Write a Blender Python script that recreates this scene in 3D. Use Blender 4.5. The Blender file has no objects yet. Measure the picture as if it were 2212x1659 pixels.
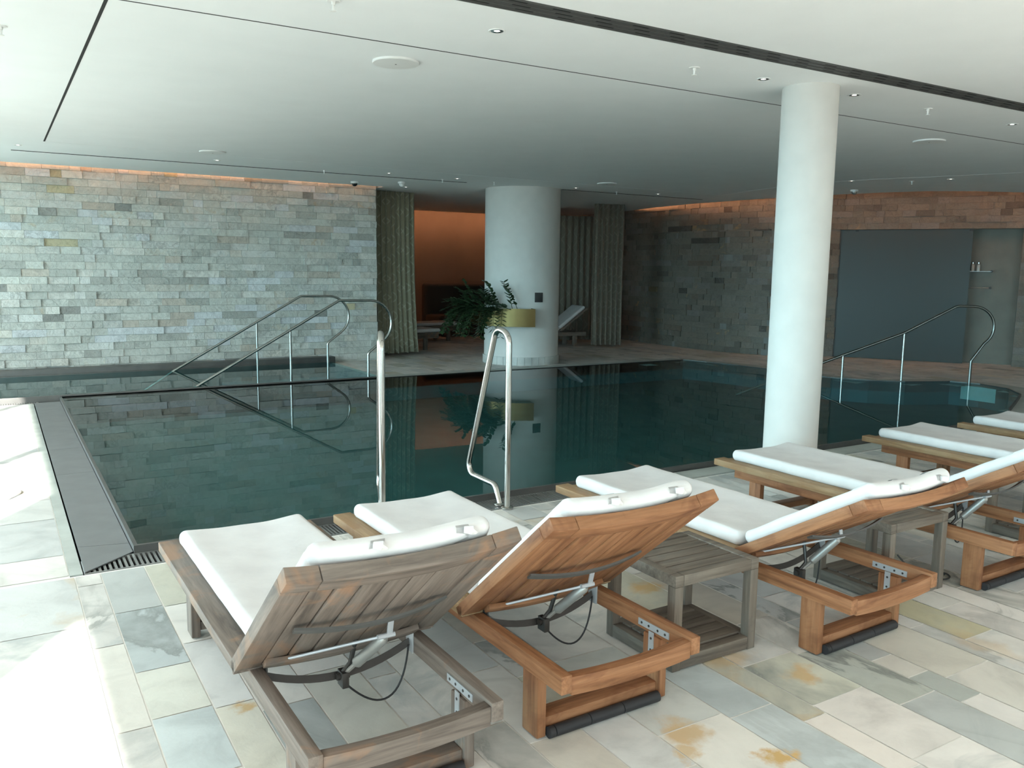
import bpy, bmesh, math, random
from mathutils import Vector, Matrix
random.seed(7)
PI = math.pi
SC = bpy.context.scene
COL = SC.collection

# ------------------------------------------------------------------ camera, sky, sun, exposure
cd = bpy.data.cameras.new('camera'); cam = bpy.data.objects.new('camera', cd); COL.objects.link(cam)
cd.sensor_width = 36.0; cd.lens = 1826.585 / 2212 * 36.0; cd.clip_start = 0.05; cd.clip_end = 200
_r = Vector((0.85316, -0.52149, 0.01342)); _f = Vector((0.51668, 0.84525, -0.13636)).normalized()
_r = (_r - _f * _r.dot(_f)).normalized(); _u = _r.cross(_f)
cam.matrix_world = Matrix(((_r.x, _u.x, -_f.x, 0), (_r.y, _u.y, -_f.y, 0), (_r.z, _u.z, -_f.z, 1.6), (0, 0, 0, 1)))
SC.camera = cam

SC.view_settings.view_transform = 'Standard'; SC.view_settings.look = 'None'
SC.view_settings.gamma = 1.0; SC.view_settings.use_curve_mapping = False
SC.view_settings.exposure = 0.6

W = bpy.data.worlds.new('sky'); SC.world = W; W.use_nodes = True
wn = W.node_tree.nodes; wl = W.node_tree.links
bg = wn['Background']; bg.inputs['Strength'].default_value = 6.2
tc = wn.new('ShaderNodeTexCoord'); sx = wn.new('ShaderNodeSeparateXYZ'); cr = wn.new('ShaderNodeValToRGB')
wl.new(tc.outputs['Generated'], sx.inputs[0])
zr = wn.new('ShaderNodeValToRGB'); wl.new(sx.outputs['Z'], zr.inputs[0])     # horizon band raised and tinted cyan to light the far end, zenith dimmed
e_ = zr.color_ramp.elements; e_[0].position = 0.10; e_[0].color = (0.82, 1.42, 1.68, 1); e_[1].position = 0.34; e_[1].color = (1, 1, 1, 1); e3 = zr.color_ramp.elements.new(0.62); e3.color = (0.42, 0.41, 0.40, 1)
mxw = wn.new('ShaderNodeMix'); mxw.data_type = 'RGBA'; mxw.blend_type = 'MULTIPLY'; mxw.inputs[0].default_value = 1.0
wl.new(cr.outputs[0], mxw.inputs[6]); wl.new(zr.outputs[0], mxw.inputs[7]); wl.new(mxw.outputs[2], bg.inputs['Color'])
wm = wn.new('ShaderNodeMath'); wm.operation = 'SUBTRACT'; wl.new(sx.outputs['X'], wm.inputs[0]); wl.new(sx.outputs['Y'], wm.inputs[1])
wa = wn.new('ShaderNodeMath'); wa.operation = 'MULTIPLY_ADD'; wl.new(wm.outputs[0], wa.inputs[0]); wa.inputs[1].default_value = 0.5; wa.inputs[2].default_value = 0.5
wl.new(wa.outputs[0], cr.inputs[0])          # bluish-green open side on the left, warmer and dimmer behind the camera
cr.color_ramp.elements[0].position = 0.25; cr.color_ramp.elements[0].color = (0.88, 0.92, 0.90, 1)
cr.color_ramp.elements[1].position = 0.85; cr.color_ramp.elements[1].color = (0.18, 0.14, 0.122, 1)

sd = bpy.data.lights.new('sun', 'SUN'); so = bpy.data.objects.new('sun', sd); COL.objects.link(so)
sd.energy = 13.0; sd.angle = math.radians(0.9); sd.color = (1.0, 0.97, 0.90)
_el = math.radians(34.2)
_sdir = Vector((0.53 * math.cos(_el), 0.848 * math.cos(_el), -math.sin(_el)))
so.rotation_euler = _sdir.to_track_quat('-Z', 'Y').to_euler(); so.location = (-6, -8, 8)

def portal(name, loc, rot, sx_, sy_):
    d = bpy.data.lights.new(name, 'AREA'); d.shape = 'RECTANGLE'; d.size = sx_; d.size_y = sy_
    d.cycles.is_portal = True
    o = bpy.data.objects.new(name, d); COL.objects.link(o); o.location = loc; o.rotation_euler = rot
portal('portal_left', (-1.62, 6.1, 1.4), (0, -PI/2, 0), 2.75, 14.4)
portal('portal_front', (3.2, -1.22, 1.4), (-PI/2, 0, 0), 9.6, 2.75)

# ------------------------------------------------------------------ node helpers / materials
def newmat(name):
    m = bpy.data.materials.new(name); m.use_nodes = True
    nt = m.node_tree; nt.nodes.clear()
    out = nt.nodes.new('ShaderNodeOutputMaterial'); b = nt.nodes.new('ShaderNodeBsdfPrincipled')
    nt.links.new(b.outputs[0], out.inputs[0])
    return m, nt, b
def simple(name, col, rough=0.5, metal=0.0, noise=0.0, nscale=20.0, bump=0.0, spec=0.5):
    m, nt, b = newmat(name)
    b.inputs['Base Color'].default_value = (*col, 1); b.inputs['Roughness'].default_value = rough
    b.inputs['Metallic'].default_value = metal; b.inputs['Specular IOR Level'].default_value = spec
    if noise or bump:
        t = nt.nodes.new('ShaderNodeTexCoord'); n = nt.nodes.new('ShaderNodeTexNoise')
        n.inputs['Scale'].default_value = nscale; n.inputs['Detail'].default_value = 5
        nt.links.new(t.outputs['Object'], n.inputs['Vector'])
        if noise:
            r = nt.nodes.new('ShaderNodeValToRGB')
            r.color_ramp.elements[0].color = (*[c * (1 - noise) for c in col], 1)
            r.color_ramp.elements[1].color = (*[min(1, c * (1 + noise)) for c in col], 1)
            r.color_ramp.elements[0].position = 0.3; r.color_ramp.elements[1].position = 0.7
            nt.links.new(n.outputs['Fac'], r.inputs[0]); nt.links.new(r.outputs[0], b.inputs['Base Color'])
        if bump:
            bp = nt.nodes.new('ShaderNodeBump'); bp.inputs['Strength'].default_value = bump
            bp.inputs['Distance'].default_value = 0.01
            nt.links.new(n.outputs['Fac'], bp.inputs['Height']); nt.links.new(bp.outputs[0], b.inputs['Normal'])
    return m
def emis(name, col, s):
    m = bpy.data.materials.new(name); m.use_nodes = True; nt = m.node_tree; nt.nodes.clear()
    out = nt.nodes.new('ShaderNodeOutputMaterial'); e = nt.nodes.new('ShaderNodeEmission')
    e.inputs[0].default_value = (*col, 1); e.inputs[1].default_value = s; nt.links.new(e.outputs[0], out.inputs[0])
    return m
def mixc(nt, a, b, fac, mode='MIX'):
    n = nt.nodes.new('ShaderNodeMix'); n.data_type = 'RGBA'; n.blend_type = mode
    for i, v in ((6, a), (7, b), (0, fac)):
        if isinstance(v, (tuple, float, int)):
            n.inputs[i].default_value = (*v, 1) if isinstance(v, tuple) else v
        else: nt.links.new(v, n.inputs[i])
    return n.outputs[2]
def ramp(nt, src, stops):
    r = nt.nodes.new('ShaderNodeValToRGB'); e = r.color_ramp.elements
    while len(e) < len(stops): e.new(0.5)
    for i, (p, c) in enumerate(stops):
        e[i].position = p; e[i].color = (*c, 1) if isinstance(c, tuple) else (c, c, c, 1)
    nt.links.new(src, r.inputs[0]); return r.outputs[0]
def math_(nt, op, a, b=None, c=None):
    n = nt.nodes.new('ShaderNodeMath'); n.operation = op
    for i, v in enumerate((a, b, c)):
        if v is None: continue
        if isinstance(v, (int, float)): n.inputs[i].default_value = v
        else: nt.links.new(v, n.inputs[i])
    return n.outputs[0]
def noise(nt, vec, scale, detail=4, rough=0.5, dist=0.0):
    n = nt.nodes.new('ShaderNodeTexNoise'); n.inputs['Scale'].default_value = scale
    n.inputs['Detail'].default_value = detail; n.inputs['Roughness'].default_value = rough
    n.inputs['Distortion'].default_value = dist
    nt.links.new(vec, n.inputs['Vector']); return n.outputs['Fac']
def mapping(nt, vec, scale=(1, 1, 1), rot=(0, 0, 0), loc=(0, 0, 0)):
    n = nt.nodes.new('ShaderNodeMapping'); n.inputs['Scale'].default_value = scale
    n.inputs['Rotation'].default_value = rot; n.inputs['Location'].default_value = loc
    nt.links.new(vec, n.inputs['Vector']); return n.outputs[0]

def wood(name, light, mid, dark, axis, stain=None, rough=0.55):
    """timber with grain along the given axis of the object's own space"""
    m, nt, b = newmat(name)
    t = nt.nodes.new('ShaderNodeTexCoord').outputs['Object']
    oi = nt.nodes.new('ShaderNodeObjectInfo')
    s = [16.0, 16.0, 16.0]; s[axis] = 1.1
    v = mapping(nt, t, tuple(s))
    add = nt.nodes.new('ShaderNodeVectorMath'); add.operation = 'ADD'; nt.links.new(v, add.inputs[0])
    sc = nt.nodes.new('ShaderNodeVectorMath'); sc.operation = 'SCALE'; nt.links.new(oi.outputs['Location'], sc.inputs[0]); sc.inputs[3].default_value = 3.1
    nt.links.new(sc.outputs[0], add.inputs[1]); v = add.outputs[0]
    n1 = noise(nt, v, 1.6, 6, 0.6, 0.6)
    c = ramp(nt, n1, [(0.28, dark), (0.45, mid), (0.68, light)])
    s2 = [90.0, 90.0, 90.0]; s2[axis] = 5.0
    n2 = noise(nt, mapping(nt, t, tuple(s2)), 1.0, 3, 0.6)
    c = mixc(nt, c, ramp(nt, n2, [(0.35, 0.62), (0.6, 1.0)]), 0.55, 'MULTIPLY')
    n3 = noise(nt, t, 4.5, 4, 0.65, 0.8)
    if stain:
        c = mixc(nt, c, stain, ramp(nt, n3, [(0.54, 0.0), (0.68, 0.65)]))
    nt.links.new(c, b.inputs['Base Color']); b.inputs['Roughness'].default_value = rough
    b.inputs['Specular IOR Level'].default_value = 0.22
    bp = nt.nodes.new('ShaderNodeBump'); bp.inputs['Strength'].default_value = 0.25; bp.inputs['Distance'].default_value = 0.002
    nt.links.new(n2, bp.inputs['Height']); nt.links.new(bp.outputs[0], b.inputs['Normal'])
    return m
def woodset(key, light, mid, dark, stain):
    return [wood('%s_timber_%s' % (key, 'xyz'[a]), light, mid, dark, a, stain) for a in range(3)]
TEAK = woodset('teak', (0.36, 0.175, 0.088), (0.275, 0.124, 0.058), (0.15, 0.060, 0.028), (0.16, 0.062, 0.03))
WEATH = woodset('weathered', (0.235, 0.193, 0.163), (0.172, 0.139, 0.116), (0.088, 0.071, 0.060), (0.30, 0.165, 0.095))
BLOND = woodset('blond_teak', (0.38, 0.265, 0.155), (0.31, 0.20, 0.108), (0.20, 0.12, 0.062), (0.25, 0.14, 0.07))
GREYW = woodset('grey_teak', (0.20, 0.168, 0.135), (0.142, 0.116, 0.093), (0.075, 0.060, 0.048), (0.11, 0.092, 0.078))

M_PAINT = simple('white_ceiling_paint', (0.85, 0.87, 0.865), 0.85, noise=0.015, nscale=3)
M_COLUMN = simple('column_plaster', (0.62, 0.60, 0.565), 0.9, noise=0.03, nscale=6, bump=0.08)
M_STEELD = simple('dull_dark_steel', (0.20, 0.205, 0.19), 0.28, 1.0, noise=0.03, nscale=30)
M_STEELF = simple('satin_steel', (0.42, 0.44, 0.42), 0.25, 1.0, noise=0.03, nscale=30)
M_STEEL = simple('polished_steel', (0.58, 0.57, 0.54), 0.14, 1.0, noise=0.03, nscale=30)
M_BRUSH = simple('brushed_steel', (0.42, 0.425, 0.42), 0.38, 0.85, noise=0.08, nscale=9)
M_PLATE = simple('dull_steel_plate', (0.24, 0.245, 0.25), 0.5, 0.6, noise=0.08, nscale=5)
M_RIM = simple('dark_steel_rim', (0.13, 0.13, 0.125), 0.4, 0.6, noise=0.1, nscale=6)
M_DARKM = simple('dark_iron', (0.05, 0.048, 0.045), 0.5, 0.4, noise=0.1, nscale=30)
M_STRUT = simple('grey_gas_strut', (0.34, 0.34, 0.32), 0.4, 0.5, noise=0.05)
M_BRACK = simple('galvanised_bracket', (0.46, 0.48, 0.50), 0.5, 0.4, noise=0.05)
M_BLACK = simple('black_rubber', (0.018, 0.018, 0.02), 0.6, noise=0.1)
M_GAP = simple('dark_gap', (0.015, 0.015, 0.014), 0.8, noise=0.1)
M_SLOT = simple('grey_slot_metal', (0.13, 0.13, 0.125), 0.5, 0.5, noise=0.05)
M_WHITE = simple('white_plastic', (0.82, 0.82, 0.80), 0.45, noise=0.01)
M_GLINT = emis('lens_glint', (1.0, 0.97, 0.9), 2.2)  # glow added to unlit downlight lenses in place of window glints
M_CHROME = simple('chrome_cup', (0.85, 0.85, 0.85), 0.12, 1.0, noise=0.01)
M_BRASS = simple('brushed_brass', (0.135, 0.10, 0.042), 0.3, 1.0, noise=0.05, nscale=15)
M_SOFA = simple('dark_brown_upholstery', (0.075, 0.055, 0.042), 0.9, noise=0.15, nscale=60, bump=0.2)
M_BROWN = simple('brown_plaster', (0.20, 0.15, 0.118), 0.9, noise=0.06, nscale=2)
M_LED = emis('warm_cove_light', (1.0, 0.46, 0.22), 30.0)
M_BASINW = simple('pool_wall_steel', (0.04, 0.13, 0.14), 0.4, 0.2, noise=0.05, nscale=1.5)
M_LED3 = emis('soft_warm_wall_light', (1.0, 0.45, 0.22), 27.0)
M_LED2 = emis('warm_wall_light', (1.0, 0.44, 0.21), 27.0)
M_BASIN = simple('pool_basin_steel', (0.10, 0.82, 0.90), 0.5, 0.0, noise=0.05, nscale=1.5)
M_LAMPG = simple('pool_lamp_lens', (0.45, 0.62, 0.64), 0.3, noise=0.05)
M_CAMD = simple('black_dome', (0.01, 0.01, 0.012), 0.1)
M_SHOWER = simple('shower_stone', (0.15, 0.145, 0.118), 0.6, noise=0.12, nscale=3)
M_LEAF = simple('leaf_green', (0.028, 0.058, 0.022), 0.42, noise=0.3, nscale=14)
M_STEM = simple('stem_green', (0.05, 0.075, 0.03), 0.6, noise=0.1)
M_SOIL = simple('potting_soil', (0.03, 0.022, 0.015), 0.95, noise=0.3, nscale=60, bump=0.5)
M_HOSE = simple('pale_grey_tube', (0.62, 0.61, 0.62), 0.4, noise=0.03)
M_PAVE = simple('bounce_paving', (0.20, 0.215, 0.215), 0.8, noise=0.08, nscale=2)

# white cotton for the cushions
def fabric():
    m, nt, b = newmat('white_cotton')
    t = nt.nodes.new('ShaderNodeTexCoord').outputs['Object']
    n = noise(nt, t, 7, 4, 0.5)
    c = ramp(nt, n, [(0.3, (0.62, 0.605, 0.60)), (0.7, (0.69, 0.675, 0.665))])
    nt.links.new(c, b.inputs['Base Color']); b.inputs['Roughness'].default_value = 0.95; b.inputs['Specular IOR Level'].default_value = 0.1
    w = noise(nt, mapping(nt, t, (1, 1.6, 1)), 11, 4, 0.55, 0.4)
    f = noise(nt, t, 420, 1)
    h = math_(nt, 'ADD', math_(nt, 'MULTIPLY', w, 1.0), math_(nt, 'MULTIPLY', f, 0.06))
    bp = nt.nodes.new('ShaderNodeBump'); bp.inputs['Strength'].default_value = 0.35; bp.inputs['Distance'].default_value = 0.006
    nt.links.new(h, bp.inputs['Height']); nt.links.new(bp.outputs[0], b.inputs['Normal'])
    return m
M_COTTON = fabric()

# curtain: olive beige with a thin pale trellis
def curtain_mat(name, base, line):
    m, nt, b = newmat(name)
    uv = nt.nodes.new('ShaderNodeUVMap').outputs[0]
    sp = nt.nodes.new('ShaderNodeSeparateXYZ'); nt.links.new(uv, sp.inputs[0])
    u = math_(nt, 'MULTIPLY', sp.outputs[0], 5.0); v = math_(nt, 'MULTIPLY', sp.outputs[1], 3.0)
    a = math_(nt, 'PINGPONG', math_(nt, 'ADD', u, v), 0.5); c2 = math_(nt, 'PINGPONG', math_(nt, 'SUBTRACT', u, v), 0.5)
    l = math_(nt, 'MINIMUM', a, c2)
    fac = ramp(nt, l, [(0.02, 1.0), (0.06, 0.0)])
    n = noise(nt, uv, 25, 3)
    bc = mixc(nt, tuple(x * 0.85 for x in base), base, n)
    nt.links.new(mixc(nt, bc, line, math_(nt, 'MULTIPLY', fac, 0.6)), b.inputs['Base Color'])
    b.inputs['Roughness'].default_value = 0.7; b.inputs['Sheen Weight'].default_value = 0.2
    return m
M_CURT = curtain_mat('olive_curtain_cloth', (0.33, 0.30, 0.205), (0.52, 0.49, 0.38))
M_CURT2 = curtain_mat('brown_curtain_cloth', (0.24, 0.205, 0.155), (0.34, 0.30, 0.23))

# stone tiles: tint per tile from an attribute, veins, ochre stains
def stone_mat(name, floor=True):
    m, nt, b = newmat(name)
    t = nt.nodes.new('ShaderNodeTexCoord').outputs['Object']
    at = nt.nodes.new('ShaderNodeAttribute'); at.attribute_name = 'tint'
    rn = nt.nodes.new('ShaderNodeAttribute'); rn.attribute_name = 'seed'
    sc = nt.nodes.new('ShaderNodeVectorMath'); sc.operation = 'SCALE'; sc.inputs[3].default_value = 37.0
    nt.links.new(rn.outputs['Vector'], sc.inputs[0])
    add = nt.nodes.new('ShaderNodeVectorMath'); nt.links.new(t, add.inputs[0]); nt.links.new(sc.outputs[0], add.inputs[1])
    v = add.outputs[0]
    sr = nt.nodes.new('ShaderNodeSeparateColor'); nt.links.new(rn.outputs['Color'], sr.inputs[0])
    cloud = noise(nt, v, 3.2 if floor else 9, 6, 0.6, 0.9)
    c = mixc(nt, at.outputs['Color'], ramp(nt, cloud, [(0.25, 0.74), (0.5, 1.0), (0.8, 1.12)] if floor else [(0.25, 0.80), (0.5, 1.0), (0.8, 1.12)]), 1.0, 'MULTIPLY')
    if floor:
        c = mixc(nt, c, (0.37, 0.405, 0.40), math_(nt, 'MULTIPLY', ramp(nt, noise(nt, v, 1.9, 6, 0.62, 1.4), [(0.50, 0.0), (0.64, 0.7)]), ramp(nt, sr.outputs[0], [(0.25, 0.0), (0.9, 1.0)])))
    # veins: thin dark wandering bands, stronger in some tiles
    vn = noise(nt, mapping(nt, v, (1.0, 0.55, 1.0), (0, 0, 0.5)), 2.0 if floor else 7, 7, 0.6, 0.7)
    band = ramp(nt, vn, [(0.40, 0.0), (0.49, 0.75), (0.505, 1.0), (0.53, 0.0)])
    vmask = ramp(nt, sr.outputs[1], [(0.50, 0.0), (1.0, 0.9)]) if floor else ramp(nt, sr.outputs[1], [(0.6, 0.0), (1.0, 0.45)])
    c = mixc(nt, c, (0.20, 0.215, 0.20) if floor else (0.16, 0.17, 0.16), math_(nt, 'MULTIPLY', band, vmask))
    # iron stains in some tiles
    on = noise(nt, v, 2.3 if floor else 6, 5, 0.55, 1.2)
    omask = math_(nt, 'MULTIPLY', ramp(nt, on, [(0.53, 0.0), (0.66, 1.0)]), ramp(nt, sr.outputs[2], [(0.86, 0.0), (0.95, 0.5)]) if floor else ramp(nt, sr.outputs[2], [(0.93, 0.0), (0.99, 0.35)]))
    c = mixc(nt, c, (0.50, 0.30, 0.10), omask)
    if floor:
        tot = None
        ns = noise(nt, t, 9, 5, 0.6, 0.6)
        nv = nt.nodes.new('ShaderNodeTexNoise'); nv.inputs['Scale'].default_value = 9; nv.inputs['Detail'].default_value = 8; nv.inputs['Roughness'].default_value = 0.62
        nt.links.new(t, nv.inputs['Vector'])
        off = nt.nodes.new('ShaderNodeVectorMath'); off.operation = 'MULTIPLY_ADD'
        nt.links.new(nv.outputs['Color'], off.inputs[0]); off.inputs[1].default_value = (0.24, 0.24, 0); nt.links.new(t, off.inputs[2])
        for (px, py, rx, ry, s) in ((2.02, 2.08, .10, .11, .75), (2.18, 1.82, .10, .06, 1.0), (2.72, 2.16, .10, .09, .7), (2.80, 3.20, .13, .10, .8),
                              (0.74, 3.01, .07, .05, .8), (3.64, 1.95, .09, .22, .3), (2.56, 2.42, .16, .12, .5), (0.22, 6.72, .13, .12, .55), (0.22, 7.25, .12, .10, .5), (1.93, 1.98, .07, .06, .7)):
            mp = mapping(nt, off.outputs[0], (1 / rx, 1 / ry, 0), (0, 0, 0), (-(px + .07) / rx, -(py + .07) / ry, 0))
            ln = nt.nodes.new('ShaderNodeVectorMath'); ln.operation = 'LENGTH'; nt.links.new(mp, ln.inputs[0])
            f = math_(nt, 'MULTIPLY', ramp(nt, ln.outputs['Value'], [(0.45, 1.0), (1.0, 0.0)]), s)
            tot = f if tot is None else math_(nt, 'MAXIMUM', tot, f)
        c = mixc(nt, c, mixc(nt, (0.56, 0.43, 0.22), (0.62, 0.33, 0.09), ns), tot)
    nt.links.new(c, b.inputs['Base Color'])
    fine = noise(nt, v, 14 if floor else 16, 6, 0.65, 0.3)
    big = noise(nt, mapping(nt, v, (1, 1, 1)), 3 if floor else 5, 3, 0.5, 1.0)
    bp = nt.nodes.new('ShaderNodeBump'); bp.inputs['Strength'].default_value = 0.22 if floor else 0.65
    bp.inputs['Distance'].default_value = 0.006 if floor else 0.022
    nt.links.new(math_(nt, 'ADD', fine, big), bp.inputs['Height']); nt.links.new(bp.outputs[0], b.inputs['Normal'])
    b.inputs['Roughness'].default_value = 0.42 if floor else 0.62
    b.inputs['Specular IOR Level'].default_value = 0.45
    return m
M_FLOOR = stone_mat('floor_marble', True)
M_WALL = stone_mat('split_face_stone', False)
M_GROUT = simple('pale_grout', (0.85, 0.83, 0.78), 0.8, noise=0.06, nscale=8)
M_MORTAR = simple('dark_mortar', (0.20, 0.20, 0.185), 0.9, noise=0.1, nscale=8)
M_KERB = simple('grey_stone_kerb', (0.42, 0.45, 0.42), 0.5, noise=0.14, nscale=5)

# water: clear tinted surface that mirrors at grazing angles
def water():
    m = bpy.data.materials.new('pool_water'); m.use_nodes = True; nt = m.node_tree; nt.nodes.clear()
    out = nt.nodes.new('ShaderNodeOutputMaterial'); mx = nt.nodes.new('ShaderNodeMixShader')
    tr = nt.nodes.new('ShaderNodeBsdfTransparent'); gl = nt.nodes.new('ShaderNodeBsdfGlossy'); fr = nt.nodes.new('ShaderNodeFresnel')
    tr.inputs[0].default_value = (0.52, 0.93, 0.97, 1); gl.inputs['Roughness'].default_value = 0.0; fr.inputs['IOR'].default_value = 1.38
    t = nt.nodes.new('ShaderNodeTexCoord').outputs['Object']
    n = noise(nt, t, 2.2, 3, 0.5, 0.3)
    bp = nt.nodes.new('ShaderNodeBump'); bp.inputs['Strength'].default_value = 0.012; bp.inputs['Distance'].default_value = 0.02
    nt.links.new(n, bp.inputs['Height'])
    nt.links.new(bp.outputs[0], gl.inputs['Normal']); nt.links.new(bp.outputs[0], fr.inputs['Normal'])
    gm = nt.nodes.new('ShaderNodeNewGeometry')
    nt.links.new(math_(nt, 'MULTIPLY_ADD', gm.outputs['Backfacing'], 1 / 1.38 - 1.38, 1.38), fr.inputs['IOR'])
    nt.links.new(fr.outputs[0], mx.inputs[0]); nt.links.new(tr.outputs[0], mx.inputs[1]); nt.links.new(gl.outputs[0], mx.inputs[2])
    nt.links.new(mx.outputs[0], out.inputs[0]); return m
M_WATER = water()
def frosted():
    m, nt, b = newmat('frosted_glass')
    b.inputs['Base Color'].default_value = (0.05, 0.06, 0.052, 1); b.inputs['Specular IOR Level'].default_value = 0.3; b.inputs['Roughness'].default_value = 0.38
    b.inputs['Transmission Weight'].default_value = 0.45
    t = nt.nodes.new('ShaderNodeTexCoord').outputs['Object']; n = noise(nt, t, 60, 2)
    nt.links.new(ramp(nt, n, [(0.3, 0.36), (0.7, 0.42)]), b.inputs['Roughness'])
    return m
M_FROST = frosted()

# ------------------------------------------------------------------ geometry helpers
class MB:
    def __init__(s): s.bm = bmesh.new()
    def box(s, x0, x1, y0, y1, z0, z1, bev=0.0, n=1, f=None, ax=0):
        """box, cut n times along axis ax and displaced by f(v)"""
        b = bmesh.new(); bmesh.ops.create_cube(b, size=1)
        for v in b.verts:
            v.co = Vector(((x0 + x1) / 2 + v.co.x * (x1 - x0), (y0 + y1) / 2 + v.co.y * (y1 - y0), (z0 + z1) / 2 + v.co.z * (z1 - z0)))
        if bev: bmesh.ops.bevel(b, geom=list(b.edges), offset=bev, segments=2, affect='EDGES', profile=0.5)
        if n > 1:
            lo, hi = ((x0, x1), (y0, y1), (z0, z1))[ax]
            no = [0, 0, 0]; no[ax] = 1
            for i in range(1, n):
                co = [0, 0, 0]; co[ax] = lo + (hi - lo) * i / n
                bmesh.ops.bisect_plane(b, geom=list(b.verts) + list(b.edges) + list(b.faces), plane_co=co, plane_no=no)
        if f:
            for v in b.verts: v.co = Vector(f(v.co))
        s.join(b); return s
    def join(s, b, mat=None):
        if mat is not None: bmesh.ops.transform(b, matrix=mat, verts=b.verts)
        me = bpy.data.meshes.new('tmp'); b.to_mesh(me); b.free(); s.bm.from_mesh(me); bpy.data.meshes.remove(me)
    def tube(s, pts, r, n=12, closed=False, cap=True):
        pts = [Vector(p) for p in pts]; rings = []; N = len(pts)
        t0 = (pts[1] - pts[0]).normalized(); up = Vector((0, 0, 1)) if abs(t0.z) < 0.9 else Vector((1, 0, 0))
        nrm = (up - t0 * up.dot(t0)).normalized()
        for i, p in enumerate(pts):
            if closed: t = (pts[(i + 1) % N] - pts[i - 1]).normalized()
            elif i == 0: t = t0
            elif i == N - 1: t = (pts[i] - pts[i - 1]).normalized()
            else: t = ((pts[i] - pts[i - 1]).normalized() + (pts[i + 1] - pts[i]).normalized()).normalized()
            nrm = (nrm - t * nrm.dot(t)).normalized(); bi = t.cross(nrm)
            rr = r[i] if isinstance(r, (list, tuple)) else r
            rings.append([s.bm.verts.new(p + (nrm * math.cos(2 * PI * k / n) + bi * math.sin(2 * PI * k / n)) * rr) for k in range(n)])
        m_ = N if closed else N - 1
        for i in range(m_):
            a, b = rings[i], rings[(i + 1) % N]
            for k in range(n): s.bm.faces.new((a[k], a[(k + 1) % n], b[(k + 1) % n], b[k]))
        if cap and not closed:
            s.bm.faces.new(rings[0][::-1]); s.bm.faces.new(rings[-1])
        return s
    def lathe(s, prof, n=32, loc=(0, 0, 0)):
        rings = []
        for (r, z) in prof:
            rings.append([s.bm.verts.new((loc[0] + r * math.cos(2 * PI * k / n), loc[1] + r * math.sin(2 * PI * k / n), loc[2] + z)) for k in range(n)] if r > 1e-6
                         else [s.bm.verts.new((loc[0], loc[1], loc[2] + z))])
        for a, b in zip(rings, rings[1:]):
            for k in range(n):
                k2 = (k + 1) % n
                if len(a) == 1 and len(b) == 1: continue
                if len(a) == 1: s.bm.faces.new((a[0], b[k2], b[k]))
                elif len(b) == 1: s.bm.faces.new((a[k], a[k2], b[0]))
                else: s.bm.faces.new((a[k], a[k2], b[k2], b[k]))
        return s
    def prism(s, poly, z0, z1):
        lo = [s.bm.verts.new((p[0], p[1], z0)) for p in poly]; hi = [s.bm.verts.new((p[0], p[1], z1)) for p in poly]
        n = len(poly)
        s.bm.faces.new(lo[::-1]); s.bm.faces.new(hi)
        for i in range(n): s.bm.faces.new((lo[i], lo[(i + 1) % n], hi[(i + 1) % n], hi[i]))
        return s
    def build(s, name, mat, parent=None, smooth=True, ang=35):
        bmesh.ops.recalc_face_normals(s.bm, faces=s.bm.faces)
        me = bpy.data.meshes.new(name); s.bm.to_mesh(me); s.bm.free()
        for m in (mat if isinstance(mat, list) else [mat]): me.materials.append(m)
        if smooth:
            me.polygons.foreach_set('use_smooth', [True] * len(me.polygons))
            try: me.set_sharp_from_angle(angle=math.radians(ang))
            except Exception: pass
        o = bpy.data.objects.new(name, me); COL.objects.link(o)
        if parent: o.parent = parent
        return o
def tag(o, label=None, cat=None, group=None, kind=None):
    if label: o['label'] = label
    if cat: o['category'] = cat
    if group: o['group'] = group
    if kind: o['kind'] = kind
    return o
def empty(name, loc=(0, 0, 0), rz=0.0):
    o = bpy.data.objects.new(name, None); COL.objects.link(o); o.location = loc; o.rotation_euler = (0, 0, rz); o.empty_display_size = 0.1
    return o
def copy_thing(o):
    c = o.copy(); COL.objects.link(c)
    for ch in list(o.children):
        d = ch.copy(); COL.objects.link(d); d.parent = c
        for g in list(ch.children):
            e = g.copy(); COL.objects.link(e); e.parent = d
    return c
def fillet(pts, rad, seg=6):
    pts = [Vector(p) for p in pts]; out = [pts[0]]
    for i in range(1, len(pts) - 1):
        a, p, b = pts[i - 1], pts[i], pts[i + 1]; r = rad[i] if isinstance(rad, (list, tuple)) else rad
        da = (a - p); db = (b - p); la, lb = da.length, db.length; da.normalize(); db.normalize()
        ang = da.angle(db)
        if ang > PI - 0.02 or r <= 0: out.append(p); continue
        d = min(r / math.tan(ang / 2), la * 0.49, lb * 0.49); rr = d * math.tan(ang / 2)
        bis = (da + db).normalized(); ctr = p + bis * (rr / math.sin(ang / 2))
        s0 = (p + da * d) - ctr; s1 = (p + db * d) - ctr; tot = s0.angle(s1); axis = s0.cross(s1).normalized()
        for k in range(seg + 1): out.append(ctr + Matrix.Rotation(tot * k / seg, 3, axis) @ s0)
    out.append(pts[-1]); return out
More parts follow.
